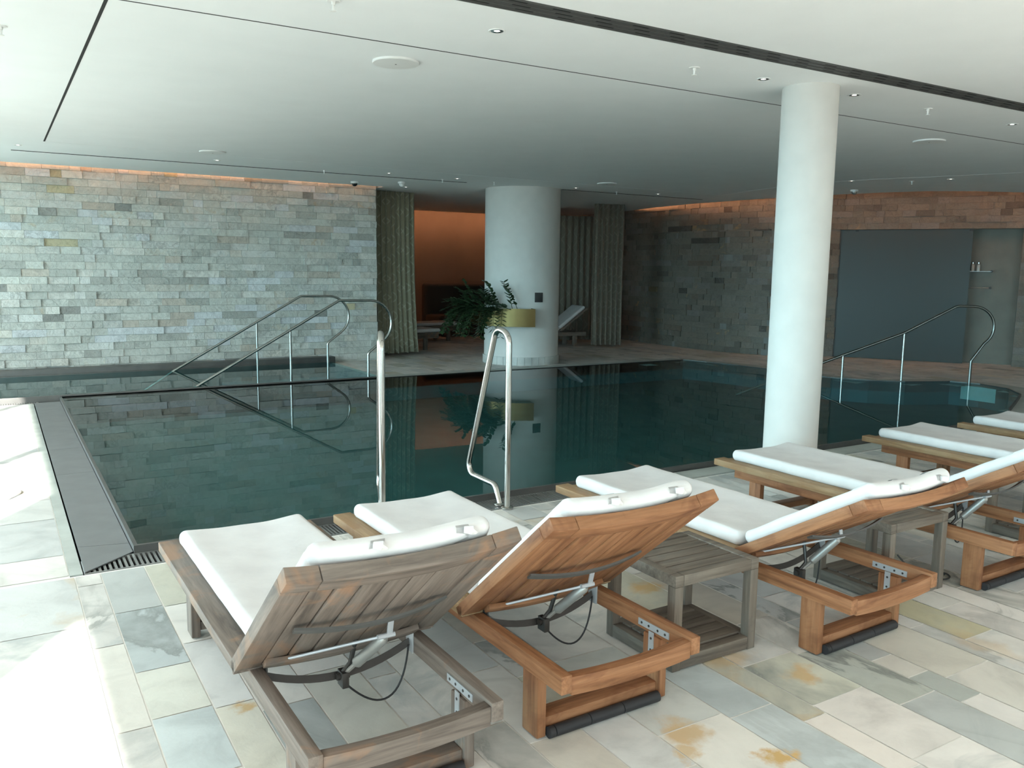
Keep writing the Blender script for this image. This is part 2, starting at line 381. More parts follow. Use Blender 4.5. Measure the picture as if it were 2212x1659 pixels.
def softbox(mb, hx, hy, hz, r, f=None, nx=14, ny=18, loc=(0, 0, 0), wob=0.0):
    """cushion: swept rounded section, ends rounded as well; f displaces"""
    sec = []
    def section(dx):
        a, c = hx - dx, hz - min(dx, hz * 0.85); rr = min(r, a, c); pts = []
        for (cx_, cz_, a0) in ((a - rr, c - rr, 0), (-(a - rr), c - rr, PI / 2), (-(a - rr), -(c - rr), PI), (a - rr, -(c - rr), 1.5 * PI)):
            for k in range(5): pts.append((cx_ + rr * math.cos(a0 + k * PI / 8), cz_ + rr * math.sin(a0 + k * PI / 8)))
        res = []                          # subdivide the long top and bottom runs
        for i, p in enumerate(pts):
            q = pts[(i + 1) % len(pts)]; res.append(p)
            if i in (4, 14):
                for k in range(1, nx): res.append((p[0] + (q[0] - p[0]) * k / nx, p[1] + (q[1] - p[1]) * k / nx))
        return res
    ys = [(-hy + r * (1 - math.cos(k * PI / 10)), r * (1 - math.sin(k * PI / 10))) for k in range(5)]
    ys += [(-hy + r + (2 * hy - 2 * r) * k / ny, 0.0) for k in range(ny + 1)]
    ys += [(hy - r * (1 - math.cos(k * PI / 10)), r * (1 - math.sin(k * PI / 10))) for k in range(4, -1, -1)]
    rings = []
    for (y, d) in ys:
        ring = []
        for (x, z) in section(d):
            p = Vector((x, y, z))
            if wob: p.z += wob * math.sin(p.x * 23 + p.y * 9) * math.cos(p.y * 17 - p.x * 5)
            p += Vector(loc)
            if f: p = Vector(f(p))
            ring.append(mb.bm.verts.new(p))
        rings.append(ring)
    n = len(rings[0])
    for a, b in zip(rings, rings[1:]):
        for k in range(n): mb.bm.faces.new((a[k], a[(k + 1) % n], b[(k + 1) % n], b[k]))
    mb.bm.faces.new(rings[0][::-1]); mb.bm.faces.new(rings[-1]); return mb

# ------------------------------------------------------------------ plan
H = 2.9; WZ = 0.035
POOL = [(0.60, 4.97), (9.3, 4.97), (9.7, 5.10), (10.1, 5.33), (10.8, 5.63), (11.45, 5.92), (11.85, 6.3), (11.98, 6.75), (11.85, 7.12), (11.55, 7.24), (11.2, 7.40),
        (10.85, 7.75), (10.60, 8.2), (10.52, 8.7), (10.56, 9.4), (10.52, 10.0), (10.40, 10.6), (10.26, 11.04), (0.60, 11.04)]
def inside(p, poly):
    x, y = p; r = False; j = len(poly) - 1
    for i in range(len(poly)):
        (xi, yi), (xj, yj) = poly[i], poly[j]
        if (yi > y) != (yj > y) and x < (xj - xi) * (y - yi) / (yj - yi) + xi: r = not r
        j = i
    return r
RW = [(12.35, 19.0), (12.55, 17.5), (12.32, 15.2), (12.16, 13.4), (12.27, 12.1), (12.57, 11.2), (13.05, 10.82), (13.595, 10.54), (14.2, 9.55), (14.84, 8.45), (15.115, 8.0), (15.8, 6.8), (16.6, 5.0), (17.0, 3.0), (17.0, -1.2)]
CE = [(12.5, 19.0), (12.46, 16.6), (12.35, 15.4), (12.06, 14.0), (11.93, 12.7), (12.02, 11.2), (12.28, 9.8), (12.55, 8.95), (12.86, 8.38), (13.45, 7.9), (14.2, 7.56), (15.1, 7.0), (15.9, 5.6), (16.4, 3.0), (16.5, -1.2)]

# ---- tile floor
def tiled(name, zones, mat, ztop=0.0):
    """each zone: list of x-joints, y range, explicit cuts per column; returns one mesh with tint/seed per tile"""
    vs, fs, tint, seed = [], [], [], []
    pal = [((0.68, 0.66, 0.615), 6), ((0.645, 0.63, 0.595), 6), ((0.61, 0.605, 0.575), 4), ((0.565, 0.575, 0.56), 3), ((0.47, 0.49, 0.475), 1), ((0.70, 0.67, 0.63), 5), ((0.62, 0.58, 0.51), 2), ((0.52, 0.51, 0.43), 1)]
    bag = [c for c, w in pal for _ in range(w)]
    for (xs, y0, y1, cuts) in zones:
        for i in range(len(xs) - 1):
            a, b = xs[i], xs[i + 1]
            ys = list(cuts.get(i, [])) or []
            if ys and ys[0] > y0:
                y = ys[0]
                while y > y0: y -= random.uniform(0.35, 0.75); ys.insert(0, max(y, y0))
            if not ys: ys = [y0]
            while ys[-1] < y1:
                ys.append(min(y1, ys[-1] + random.uniform(0.32, 0.8)))
            if len(ys) > 2 and ys[-1] - ys[-2] < 0.12: ys.pop(-2)
            for j in range(len(ys) - 1):
                c, d = ys[j], ys[j + 1]
                if inside(((a + b) / 2, (c + d) / 2), POOL): continue
                g = 0.0032; k = len(vs)
                vs += [(a + g, c + g, ztop), (b - g, c + g, ztop), (b - g, d - g, ztop), (a + g, d - g, ztop)]
                fs.append((k, k + 1, k + 2, k + 3))
                col = random.choice(bag); m = random.uniform(0.93, 1.07)
                sd_ = [random.random(), random.random(), random.random()]
                for (ex, ey, ec, ev, eo) in SPECIAL:
                    if a < ex < b and c < ey < d: col, m = ec, 1.14; sd_[1] = ev; sd_[2] = eo
                tint.append((col[0] * m, col[1] * m, col[2] * m, 1)); seed.append((*sd_, 1))
    me = bpy.data.meshes.new(name); me.from_pydata(vs, [], fs)
    for nm, dat in (('tint', tint), ('seed', seed)):
        at = me.attributes.new(nm, 'FLOAT_COLOR', 'FACE'); at.data.foreach_set('color', [x for t_ in dat for x in t_])
    me.materials.append(mat); o = bpy.data.objects.new(name, me); COL.objects.link(o); return o
# (x, y, tint, vein, ochre) of the tiles one can single out in the photograph
SPECIAL = [(2.02, 1.9, (0.64, 0.62, 0.57), 0.3, 0.1), (2.62, 2.1, (0.52, 0.52, 0.44), 1.0, 0.3), (2.30, 1.8, (0.50, 0.54, 0.54), 0.6, 0), (2.28, 2.2, (0.44, 0.48, 0.48), 0.5, 0),
           (2.62, 1.7, (0.62, 0.585, 0.545), 0.0, 0), (2.44, 1.7, (0.66, 0.61, 0.56), 0.0, 0), (2.9, 2.0, (0.40, 0.42, 0.38), 1.0, 0), (3.08, 1.9, (0.53, 0.51, 0.46), 0.1, 0),
           (3.3, 1.95, (0.53, 0.51, 0.45), 0.5, 0), (3.3, 1.7, (0.56, 0.54, 0.49), 0.2, 0), (3.08, 1.72, (0.36, 0.385, 0.36), 0.3, 0), (3.65, 2.0, (0.46, 0.43, 0.30), 0.5, 0),
           (1.95, 2.15, (0.52, 0.53, 0.5), 0.3, 0), (1.77, 2.0, (0.56, 0.56, 0.54), 0.5, 0), (0.49, 3.95, (0.42, 0.46, 0.46), 0.9, 0), (0.49, 3.25, (0.60, 0.60, 0.54), 0.5, 0), (0.49, 2.85, (0.52, 0.57, 0.57), 0.4, 0),
           (0.68, 3.2, (0.62, 0.62, 0.60), 0.1, 0), (0.68, 2.9, (0.62, 0.60, 0.52), 0.1, 0), (0.32, 3.4, (0.60, 0.58, 0.53), 0.5, 0), (0.84, 2.8, (0.37, 0.39, 0.38), 0.8, 0), (1.05, 3.0, (0.50, 0.49, 0.44), 0.1, 0), (2.75, 3.15, (0.5, 0.48, 0.4), 0.3, 0.2)]
XJ = [-1.6, -1.3, -1.02, -0.7, -0.45, -0.1, 0.264, 0.383, 0.593, 0.737, 0.93, 1.15, 1.28, 1.46, 1.667, 1.87, 2.175, 2.39, 2.51, 2.80, 3.02, 3.155, 3.46, 3.567, 3.786]
while XJ[-1] < 17: XJ.append(XJ[-1] + random.choice([0.11, 0.14, 0.2, 0.22, 0.29, 0.31]))
CUT = {XJ.index(0.264): [3.0, 3.75], XJ.index(0.383): [2.0, 2.6, 3.04, 3.44, 4.1], XJ.index(0.593): [2.3, 3.01, 3.62], XJ.index(1.87): [1.3, 2.06, 2.7],
       XJ.index(1.667): [1.5, 1.87, 2.25], XJ.index(2.175): [1.5, 2.02, 2.5], XJ.index(2.39): [1.5, 1.87, 2.4], XJ.index(2.51): [1.0, 1.526, 1.93, 2.28],
       XJ.index(2.80): [1.2, 1.77, 2.25], XJ.index(3.02): [1.3, 1.666, 1.885, 2.05, 2.5], XJ.index(3.155): [1.4, 1.81, 2.3]}
XL = [x for x in XJ if x < 0.25] + [0.243]; XL2 = [4.66 + 0.26 * k for k in range(36)]; XR = [9.25 + 0.27 * k for k in range(30)]
M_TILES = tiled('floor', [(XJ, -1.2, 4.70, CUT), (XL, 4.735, 10.88, {}), (XR, 4.735, 11.30, {}), (XL2, 11.30, 19.0, {})], M_FLOOR)
tag(M_TILES, kind='structure')
g = MB(); g.box(-1.6, 17.2, -1.2, 4.716, -0.2, -0.0025); g.box(-1.6, 0.245, 4.716, 10.9, -0.2, -0.0025)
g.box(11.9, 17.2, 4.716, 11.3, -0.2, -0.0025); g.box(4.64, 17.2, 11.3, 19.0, -0.2, -0.0025)
g.box(9.32, 12.3, 4.716, 4.99, -0.2, -0.0025)
tag(g.build('floor_grout', M_GROUT, smooth=False), kind='structure')

# coping of stone around the curved end, and the far edge
def offset_poly(poly, d):
    n = len(poly); out = []
    for i in range(n):
        p0, p1, p2 = Vector(poly[i - 1]), Vector(poly[i]), Vector(poly[(i + 1) % n])
        n1 = Vector(((p1 - p0).y, -(p1 - p0).x)).normalized(); n2 = Vector(((p2 - p1).y, -(p2 - p1).x)).normalized()
        m_ = (n1 + n2).normalized(); k = d / max(0.3, m_.dot(n1)); out.append((p1.x + m_.x * k, p1.y + m_.y * k))
    return out
def ring_strip(name, inner, outer, z0, z1, mat, closed=True):
    b = MB(); n = len(inner); q = n if closed else n - 1
    A = [[b.bm.verts.new((p[0], p[1], z)) for p in inner] for z in (z0, z1)]; B = [[b.bm.verts.new((p[0], p[1], z)) for p in outer] for z in (z0, z1)]
    for i in range(q):
        j = (i + 1) % n
        b.bm.faces.new((A[1][i], A[1][j], B[1][j], B[1][i])); b.bm.faces.new((A[0][i], A[0][j], A[1][j], A[1][i]))
        b.bm.faces.new((B[0][i], B[0][j], B[1][j], B[1][i])); b.bm.faces.new((A[0][i], A[0][j], B[0][j], B[0][i]))
    return b.build(name, mat, smooth=False)
arc = [p for p in POOL if p[0] > 9.0]
po = offset_poly(POOL, 0.52); arco = [po[i] for i, p in enumerate(POOL) if p[0] > 9.0]
arci = [offset_poly(POOL, 0.022)[i] for i, p in enumerate(POOL) if p[0] > 9.0]
tag(ring_strip('trim_1', arci, arco, -0.1, 0.006, M_KERB, False), kind='structure')
b = MB(); b.box(4.66, 10.3, 11.062, 11.32, -0.1, 0.03); tag(b.build('trim_2', M_KERB, smooth=False), kind='structure')
# water basin
b = MB(); n = len(POOL); zt = WZ + 0.003
lo = [b.bm.verts.new((p[0], p[1], -0.9)) for p in POOL]; hi = [b.bm.verts.new((p[0], p[1], zt)) for p in POOL]
b.bm.faces.new(lo)
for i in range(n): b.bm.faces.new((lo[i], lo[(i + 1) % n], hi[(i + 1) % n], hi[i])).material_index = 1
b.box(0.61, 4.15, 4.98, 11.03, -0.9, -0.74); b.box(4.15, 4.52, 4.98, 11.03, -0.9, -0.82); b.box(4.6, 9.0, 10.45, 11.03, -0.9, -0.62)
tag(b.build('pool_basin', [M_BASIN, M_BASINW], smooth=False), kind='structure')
b = MB(); x2, x3 = -1.6, 4.64
b.box(x2, x3, 11.10, 13.3, -0.55, -0.5); b.box(x3 - 0.02, x3, 11.1, 13.3, -0.5, 0.01); b.box(x2, x2 + 0.02, 11.1, 13.3, -0.5, 0.01); b.box(x2, x3 - .02, 13.28, 13.3, -0.5, 0.01); b.box(2.9, x3 - .02, 11.1, 13.28, -0.5, -0.2)
b.box(x2, x3, 11.08, 11.10, -0.55, -0.02)
tag(b.build('paddling_pool_basin', simple('dull_pool_stone', (0.10, 0.15, 0.155), 0.6, noise=0.15, nscale=3), smooth=False), kind='structure')
b = MB(); b.bm.faces.new([b.bm.verts.new((p[0], p[1], WZ)) for p in offset_poly(POOL, 0.004)])
w1 = b.build('pool_water', M_WATER, smooth=False); tag(w1, 'still teal water filling the large swimming pool', 'water', kind='stuff')
b = MB(); b.bm.faces.new([b.bm.verts.new((x, y, WZ - 0.004)) for x, y in ((x2, 11.085), (x3 + .02, 11.085), (x3 + .02, 13.29), (x2, 13.29))])
w2 = b.build('pool_water', M_WATER, smooth=False); tag(w2, 'still shallow water between the steel bar and the stone wall', 'water', kind='stuff')
# steel rims
tag(ring_strip('trim_3', POOL, offset_poly(POOL, 0.022), -0.12, zt + 0.004, M_RIM), kind='structure')
b = MB(); b.box(-1.6, 4.64, 11.04, 11.085, -0.6, WZ + 0.022, bev=0.006); tag(b.build('trim_4', M_RIM), kind='structure')
b = MB(); b.box(-1.6, 4.72, 13.29, 13.52, -0.1, 0.115, bev=0.005); b.box(-1.6, 4.70, 13.262, 13.29, -0.5, 0.045, bev=0.004); tag(b.build('trim_5', M_RIM), kind='structure')
b = MB(); b.box(4.64, 4.70, 11.3, 13.262, -0.1, 0.012); tag(b.build('trim_6', M_KERB, smooth=False), kind='structure')
# stone strip beside the cover plates, gutter walls
b = MB(); b.box(0.246, 0.306, 4.735, 10.93, -0.06, 0.0); tag(b.build('trim_7', M_KERB, smooth=False), kind='structure')
b = MB(); b.box(0.306, 0.60, 4.70, 11.04, -0.14, -0.10); b.box(0.60, 9.3, 4.72, 4.95, -0.14, -0.10); b.box(-1.6, .60, 10.9, 11.04, -0.14, -0.10)
tag(b.build('gutter_channel', M_GAP, smooth=False), kind='structure')
b = MB(); b.box(4.25, 9.3, 4.748, 4.935, -0.05, 0.0); tag(b.build('trim_8', M_KERB, smooth=False), kind='structure')

# ---- gutter grates
def grate(name, x0, x1, y0, y1, along, pitch, wd, label, skip=None):
    t = empty(name, ((x0 + x1) / 2, (y0 + y1) / 2, -0.03)); tag(t, label, 'grate'); cx, cy = t.location.x, t.location.y
    f = MB(); w = 0.012
    f.box(x0 - cx, x1 - cx, y0 - cy, y0 - cy + w, 0, 0.03); f.box(x0 - cx, x1 - cx, y1 - cy - w, y1 - cy, 0, 0.03)
    f.box(x0 - cx, x0 - cx + w, y0 - cy + w, y1 - cy - w, 0, 0.03); f.box(x1 - cx - w, x1 - cx, y0 - cy + w, y1 - cy - w, 0, 0.03)
    f.build('frame', M_BRUSH, t, smooth=False)
    s = MB(); a = x0 + w + pitch / 2
    while a < x1 - w:
        s.box(a - wd / 2 - cx, a + wd / 2 - cx, y0 + w - cy, y1 - w - cy, 0.004, 0.029); a += pitch
    s.build('slats', M_BRUSH, t, smooth=False); return t
grate('gutter_grate', 0.312, 0.705, 4.725, 4.945, 1, 0.026, 0.013, 'steel slotted gutter grate at the near left pool corner')
grate('gutter_grate', 0.712, 2.2, 4.725, 4.945, 1, 0.022, 0.010, 'steel slotted gutter grate behind the first two sun loungers')
grate('gutter_grate', 2.205, 4.245, 4.725, 4.945, 1, 0.020, 0.009, 'steel slotted gutter grate at the foot of the pool ladder rails')
grate('gutter_grate', -1.58, 0.36, 10.91, 11.03, 1, 0.024, 0.011, 'steel slotted gutter grate at the far end of the cover plates')
# ---- cover plates
def plate(poly, label):
    b = MB(); cx = sum(p[0] for p in poly) / len(poly); cy = sum(p[1] for p in poly) / len(poly)
    b.prism([(p[0] - cx, p[1] - cy) for p in poly], 0.0, 0.006); o = b.build('gutter_cover_plate', M_PLATE, smooth=False)
    o.location = (cx, cy, 0.0005); tag(o, label, 'metal plate', 'steel cover plates along the left pool edge')
plate([(0.316, 4.735), (0.574, 4.965), (0.574, 5.125), (0.316, 5.185)], 'shortest steel gutter cover plate with a slanting end by the near grate')
plate([(0.316, 5.19), (0.574, 5.13), (0.574, 7.076), (0.316, 7.076)], 'long grey steel gutter cover plate next after the slanting short one')
plate([(0.316, 7.08), (0.574, 7.08), (0.574, 8.07), (0.316, 8.07)], 'middle grey steel gutter cover plate of about one metre')
plate([(0.316, 8.074), (0.574, 8.074), (0.574, 10.90), (0.316, 10.90)], 'farthest grey steel gutter cover plate ending at the far grate')

# ---- split-face stone walls
def brick_wall(name, path, z0, z1, rowh, holes=(), mat=M_WALL, depth=0.03, flip=1, dark=(1.0, 1.0, 1.0)):
    """bricks along a plan polyline; holes: (s0, s1, ztop)"""
    pts = [Vector(p) for p in path]; L = [0]
    for a, c in zip(pts, pts[1:]): L.append(L[-1] + (c - a).length)
    def at(s):
        for i in range(len(pts) - 1):
            if s <= L[i + 1] or i == len(pts) - 2:
                d = (pts[i + 1] - pts[i]).normalized(); return pts[i] + d * (s - L[i]), Vector((-d.y, d.x)) * flip
    pal = [((0.50, 0.51, 0.475), 9), ((0.47, 0.48, 0.45), 8), ((0.53, 0.54, 0.52), 7), ((0.43, 0.44, 0.41), 5), ((0.52, 0.505, 0.46), 4), ((0.545, 0.565, 0.58), 4),
           ((0.36, 0.365, 0.34), 2), ((0.25, 0.25, 0.235), 1), ((0.46, 0.42, 0.37), 1.4), ((0.57, 0.565, 0.53), 3), ((0.45, 0.40, 0.27), .3)]
    bag = [c for c, w in pal for _ in range(int(w * 5))]
    vs, fs, tint, seed = [], [], [], []
    z = z0
    while z < z1 - 0.01:
        h = rowh; zt_ = min(z + h, z1)
        spans = [(0.0, L[-1])]
        for (h0, h1, ht) in holes:
            if z < ht - 0.01: spans = [(0.0, h0), (h1, L[-1])]
        if any(z < ht - 0.01 < zt_ - 0.02 for _, _, ht in holes): zt_ = [ht for _, _, ht in holes if z < ht < zt_][0]
        for (a0, a1) in spans:
            s = a0 - random.uniform(0, 0.2); first = True
            while s < a1 - 1e-4:
                e = s + random.choice([0.14, 0.18, 0.22, 0.26, 0.30, 0.34, 0.42, 0.52]); sa, sb = max(s, a0), min(e, a1)
                if a1 - sb < 0.06: sb = a1; e = a1
                s = e
                if sb - sa < 0.01: continue
                pr_ = random.uniform(0.0, 1.0) ** 1.5 * depth + 0.012; gp = 0.0015
                (pa, na), (pb, nb) = at(sa + gp), at(sb - gp); k = len(vs); tl = random.uniform(-0.006, 0.006)
                for zz in (z + gp, zt_ - gp):
                    vs += [(pa.x, pa.y, zz), (pb.x, pb.y, zz), (pb.x + nb.x * (pr_ - tl), pb.y + nb.y * (pr_ - tl), zz), (pa.x + na.x * (pr_ + tl), pa.y + na.y * (pr_ + tl), zz)]
                fs += [(k + 3, k + 2, k + 6, k + 7), (k, k + 3, k + 7, k + 4), (k + 2, k + 1, k + 5, k + 6), (k + 4, k + 7, k + 6, k + 5), (k, k + 1, k + 2, k + 3)]
                col = random.choice(bag); m = random.uniform(0.93, 1.07); sd_ = (random.random(), random.random(), random.random())
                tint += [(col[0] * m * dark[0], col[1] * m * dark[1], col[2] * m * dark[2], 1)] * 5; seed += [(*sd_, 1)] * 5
        z = zt_
    kb = len(vs)                                      # mortar behind
    spine = [at(L[i]) for i in range(len(pts))]
    me = bpy.data.meshes.new(name); me.from_pydata(vs, [], fs)
    for nm, dat in (('tint', tint), ('seed', seed)):
        a_ = me.attributes.new(nm, 'FLOAT_COLOR', 'FACE'); a_.data.foreach_set('color', [x for t_ in dat for x in t_])
    me.materials.append(mat); me.validate(); o = bpy.data.objects.new(name, me); COL.objects.link(o); tag(o, kind='structure')
    return o, L, at
o, _, _ = brick_wall('wall_back', [(-1.6, 13.56), (5.56, 13.56)], -0.08, 3.3, 0.105, flip=-1, dark=(1.16, 1.15, 1.13))
b = MB(); b.box(-1.8, 5.55, 13.562, 13.8, -0.2, 3.4); tag(b.build('wall_back_core', M_MORTAR, smooth=False), kind='structure')
sA = sum((Vector(RW[i + 1]) - Vector(RW[i])).length for i in range(7)); sB = sum((Vector(RW[i + 1]) - Vector(RW[i])).length for i in range(10))
o, LW, atW = brick_wall('wall_right', RW, 0.0, 3.4, 0.112, holes=[(sA, sB, 2.38)], flip=-1, dark=(0.33, 0.285, 0.245))  # same stone as the back wall; the dim light is put into its tint
def ribbon(name, path, z0, z1, mat, skip=()):
    b = MB()
    for i in range(len(path) - 1):
        if i in skip: continue
        (x0, y0), (x1, y1) = path[i], path[i + 1]; d = Vector((x1 - x0, y1 - y0)).normalized(); nx, ny = -d.y, d.x
        v = [b.bm.verts.new(q) for q in ((x0, y0, z0), (x1, y1, z0), (x1, y1, z1), (x0, y0, z1))]; b.bm.faces.new(v)
    bmesh.ops.remove_doubles(b.bm, verts=b.bm.verts, dist=1e-4)
    return b.build(name, mat, smooth=False)
RWo = [(x + 0.03, y + 0.02) for x, y in RW]
b = MB()
for i in range(len(RW) - 1):
    (x0, y0), (x1, y1) = RW[i], RW[i + 1]; d = Vector((x1 - x0, y1 - y0)).normalized(); nx, ny = -d.y * 1.0, d.x * 1.0
    zb = 2.385 if 7 <= i <= 9 else -0.1
    q = [(x0 + nx * .004, y0 + ny * .004), (x1 + nx * .004, y1 + ny * .004), (x1 + nx * .14, y1 + ny * .14), (x0 + nx * .14, y0 + ny * .14)]
    b.prism(q, zb, 3.42)
tag(b.build('wall_right_core', M_MORTAR, smooth=False), kind='structure')

# ---- alcove of brown plaster behind the curtains
AL = [(5.6, 13.8), (5.75, 16.2), (6.3, 17.9), (7.4, 18.75), (8.6, 18.98), (9.9, 18.9), (11.3, 18.98), (12.35, 19.05)]
b = MB()
for (x0, y0), (x1, y1) in zip(AL, AL[1:]):
    d = Vector((x1 - x0, y1 - y0)).normalized(); nx, ny = -d.y, d.x
    b.prism([(x0, y0), (x1, y1), (x1 + nx * .15, y1 + ny * .15), (x0 + nx * .15, y0 + ny * .15)], -0.1, 3.4)
tag(b.build('wall_alcove', M_BROWN, smooth=True, ang=60), kind='structure')
# ---- ceiling
AI = [(6.35, 17.3), (7.3, 18.1), (8.6, 18.42), (9.9, 18.36), (12.1, 18.42)]
PAN = [(0.575, 4.835), (11.6, 4.835), (11.75, 5.3), (11.43, 6.12), (11.2, 6.65), (10.98, 7.19), (10.68, 7.8), (10.55, 8.35), (10.55, 9.0), (10.63, 9.75), (10.85, 10.7), (11.0, 11.0), (0.575, 10.80)]
PANO = offset_poly(PAN, 0.0004)
CEIL = [(-1.75, -1.4), (16.5, -1.4)] + CE[::-1][:-1] + [(12.3, 18.5)] + AI[::-1] + [(5.9, 16.2), (5.62, 15.0), (5.62, 13.36), (-1.75, 13.30)]
bm_ = bmesh.new(); ov = [bm_.verts.new((x, y, H)) for x, y in CEIL]; iv = [bm_.verts.new((x, y, H)) for x, y in PANO]
ed = [bm_.edges.new((ov[i], ov[(i + 1) % len(ov)])) for i in range(len(ov))] + [bm_.edges.new((iv[i], iv[(i + 1) % len(iv)])) for i in range(len(iv))]
bmesh.ops.triangle_fill(bm_, edges=ed, use_beauty=True)
bad = [f for f in bm_.faces if inside((f.calc_center_median().x, f.calc_center_median().y), PANO)]
bmesh.ops.delete(bm_, geom=bad, context='FACES_ONLY')
ext = bmesh.ops.extrude_face_region(bm_, geom=list(bm_.faces)); bmesh.ops.translate(bm_, vec=(0, 0, 0.03), verts=[v for v in ext['geom'] if isinstance(v, bmesh.types.BMVert)])
b = MB(); b.join(bm_); tag(b.build('ceiling', M_PAINT, smooth=False), kind='structure')
b = MB(); b.prism(PAN, H + 0.0015, H + 0.1); tag(b.build('ceiling_panel', M_PAINT, smooth=False), kind='structure')
b = MB(); b.box(-1.9, 17.6, -1.5, 19.6, 3.40, 3.5); tag(b.build('ceiling_slab', M_PAINT, smooth=False), kind='structure')
b = MB(); b.prism(offset_poly(PAN, 0.06), H + 0.14, H + 0.16); tag(b.build('ceiling_backing', M_GAP, smooth=False), kind='structure')
tag(ring_strip('light_baffle', offset_poly(PANO, 0.002), offset_poly(PANO, 0.03), H + 0.001, H + 0.15, M_GAP), kind='structure')  # unseen dark ring added to stop cove light leaking round the panel
# ceiling line trims: dark shadow gap on the near and left side
b = MB(); b.box(0.557, 0.575, 4.82, 10.80, H - .001, H - .0002); b.box(0.575, 11.6, 4.819, 4.832, H - .001, H - .0002)
tag(b.build('trim_9', M_GAP, smooth=False), kind='structure')

# ---- LED coves (the strips lie on the ceiling's upper edge)
b = MB(); b.box(-1.5, 5.5, 13.262, 13.282, H + 0.032, H + 0.045)
o = b.build('cove_light_strip', M_LED3, smooth=False); tag(o, 'warm orange light strip hidden above the pale left stone wall', 'light')
b = MB()
CEi = CE[1:-2]
for (x0, y0), (x1, y1) in zip(CEi, CEi[1:]):
    d = Vector((x1 - x0, y1 - y0)).normalized(); nx, ny = d.y, -d.x
    b.prism([(x0 + nx * .01, y0 + ny * .01), (x1 + nx * .01, y1 + ny * .01), (x1 + nx * .04, y1 + ny * .04), (x0 + nx * .04, y0 + ny * .04)], H + .032, H + .045)
o = b.build('cove_light_strip', M_LED2, smooth=False); tag(o, 'warm orange light strip hidden above the curved right stone wall', 'light')
b = MB()
for (x0, y0), (x1, y1) in zip(AI, AI[1:]):
    d = Vector((x1 - x0, y1 - y0)).normalized(); nx, ny = d.y, -d.x
    b.prism([(x0 - nx * .02, y0 - ny * .02), (x1 - nx * .02, y1 - ny * .02), (x1, y1), (x0, y0)], H + .032, H + .045)
o = b.build('cove_light_strip', M_LED, smooth=False); tag(o, 'warm orange light strip above the brown alcove wall', 'light')

# ---- outer walls and glazing frames of the window sides
b = MB()
b.box(-1.9, -1.6, -1.5, 13.8, 2.75, 3.4); b.box(-1.9, -1.6, 13.3, 13.8, -0.1, 2.75); b.box(-1.9, -1.6, -1.5, -1.2, -0.1, 2.75); b.box(-1.9, -1.6, 1.15, 3.1, -0.1, 2.75); b.box(-1.9, -1.6, 9.1, 10.6, -0.1, 2.75)  # far pier added to shade the far rims, near pier widened to cut light
tag(b.build('wall_left', M_PAINT, smooth=False), kind='structure')
b = MB(); b.box(-1.6, 17.4, -1.5, -1.2, 2.75, 3.4); b.box(8.0, 17.4, -1.5, -1.2, -0.1, 2.75); b.box(17.0, 17.3, -1.2, 3.0, -0.1, 3.4); b.box(-1.6, 17.4, -2.4, -1.5, 2.9, 3.1)  # outside overhang added to keep sun off the near floor
tag(b.build('wall_front', M_PAINT, smooth=False), kind='structure')
b = MB()
for y in (4.9, 7.7, 11.6): b.box(-1.86, -1.76, y - .03, y + .03, 0, 2.75)
b.box(-1.86, -1.76, -0.5, 13.3, -0.02, 0.05)
tag(b.build('window_1', M_RIM, smooth=False), kind='structure')
b = MB()
for x in (0.8, 3.2, 5.6): b.box(x - .03, x + .03, -1.46, -1.36, 0, 2.75)
b.box(-1.6, 8.0, -1.46, -1.36, -0.02, 0.05)
tag(b.build('window_2', M_RIM, smooth=False), kind='structure')
b = MB(); b.box(-7.0, -1.6, 6.0, 16, -0.3, -0.05); tag(b.build('ground_bounce', simple('cyan_bounce_ground', (0.40, 0.54, 0.55), 0.7, noise=0.05), smooth=False), kind='structure')  # unseen slab added to bounce cyan light into the far end
b = MB(); b.box(-3.0, -1.6, -12, 6.0, -0.3, -0.05); b.box(-1.6, 12, -3.6, -1.2, -0.3, -0.05)  # unseen strip added to bounce sunlight up to the near ceiling
tag(b.build('ground', M_PAVE, smooth=False), kind='structure')
b = MB(); b.box(-40, 40, -40, 40, -0.4, -0.302)
tag(b.build('ground_dark', simple('dark_ground', (0.05, 0.065, 0.055), 0.95, noise=0.2, nscale=3), smooth=False), kind='structure')  # unseen dark ground added to keep bounce light off the right wall

# ------------------------------------------------------------------ columns
def column(x, y, r, label):
    t = empty('column', (x, y, 0)); tag(t, label, 'column')
    b = MB(); b.lathe([(r, 0), (r, H)], 96); b.build('shaft', M_COLUMN, t); return t
near_col = column(5.078, 4.262, 0.196, 'slender round white column standing between the loungers and the pool edge')
far_col = column(7.677, 12.282, 0.633, 'thick round pale column with a tiled base at the far pool edge')
b = MB(); n = 34
for k in range(n):
    a0 = 2 * PI * k / n + .004; a1 = 2 * PI * (k + 1) / n - .004; P = []
    for rr in (0.63, 0.655):
        for aa in (a0, a1): P.append((rr * math.cos(aa), rr * math.sin(aa)))
    b.prism([P[0], P[1], P[3], P[2]], 0.0, 0.135)
b.build('tiled_base', simple('base_tile', (0.5, 0.5, 0.47), 0.5, noise=0.25, nscale=3), far_col, smooth=False)
# control plate on the far column
b = MB(); b.box(-0.072, 0.072, -0.014, 0.0, -0.078, 0.078, bev=0.003); b.box(-0.05, 0.05, -0.015, -0.012, 0.045, 0.05)
o = b.build('control_panel', simple('dark_panel', (0.035, 0.035, 0.035), 0.4, noise=0.02))
ang = math.atan2(11.431 - 12.282 + 0.30, 7.549 - 7.677 + 0.02); ang = math.radians(-96)
o.location = (7.677 + 0.634 * math.cos(ang), 12.282 + 0.634 * math.sin(ang), 1.122); o.rotation_euler = (0, 0, ang + PI / 2)
tag(o, 'small dark square control panel on the thick round column', 'control panel')

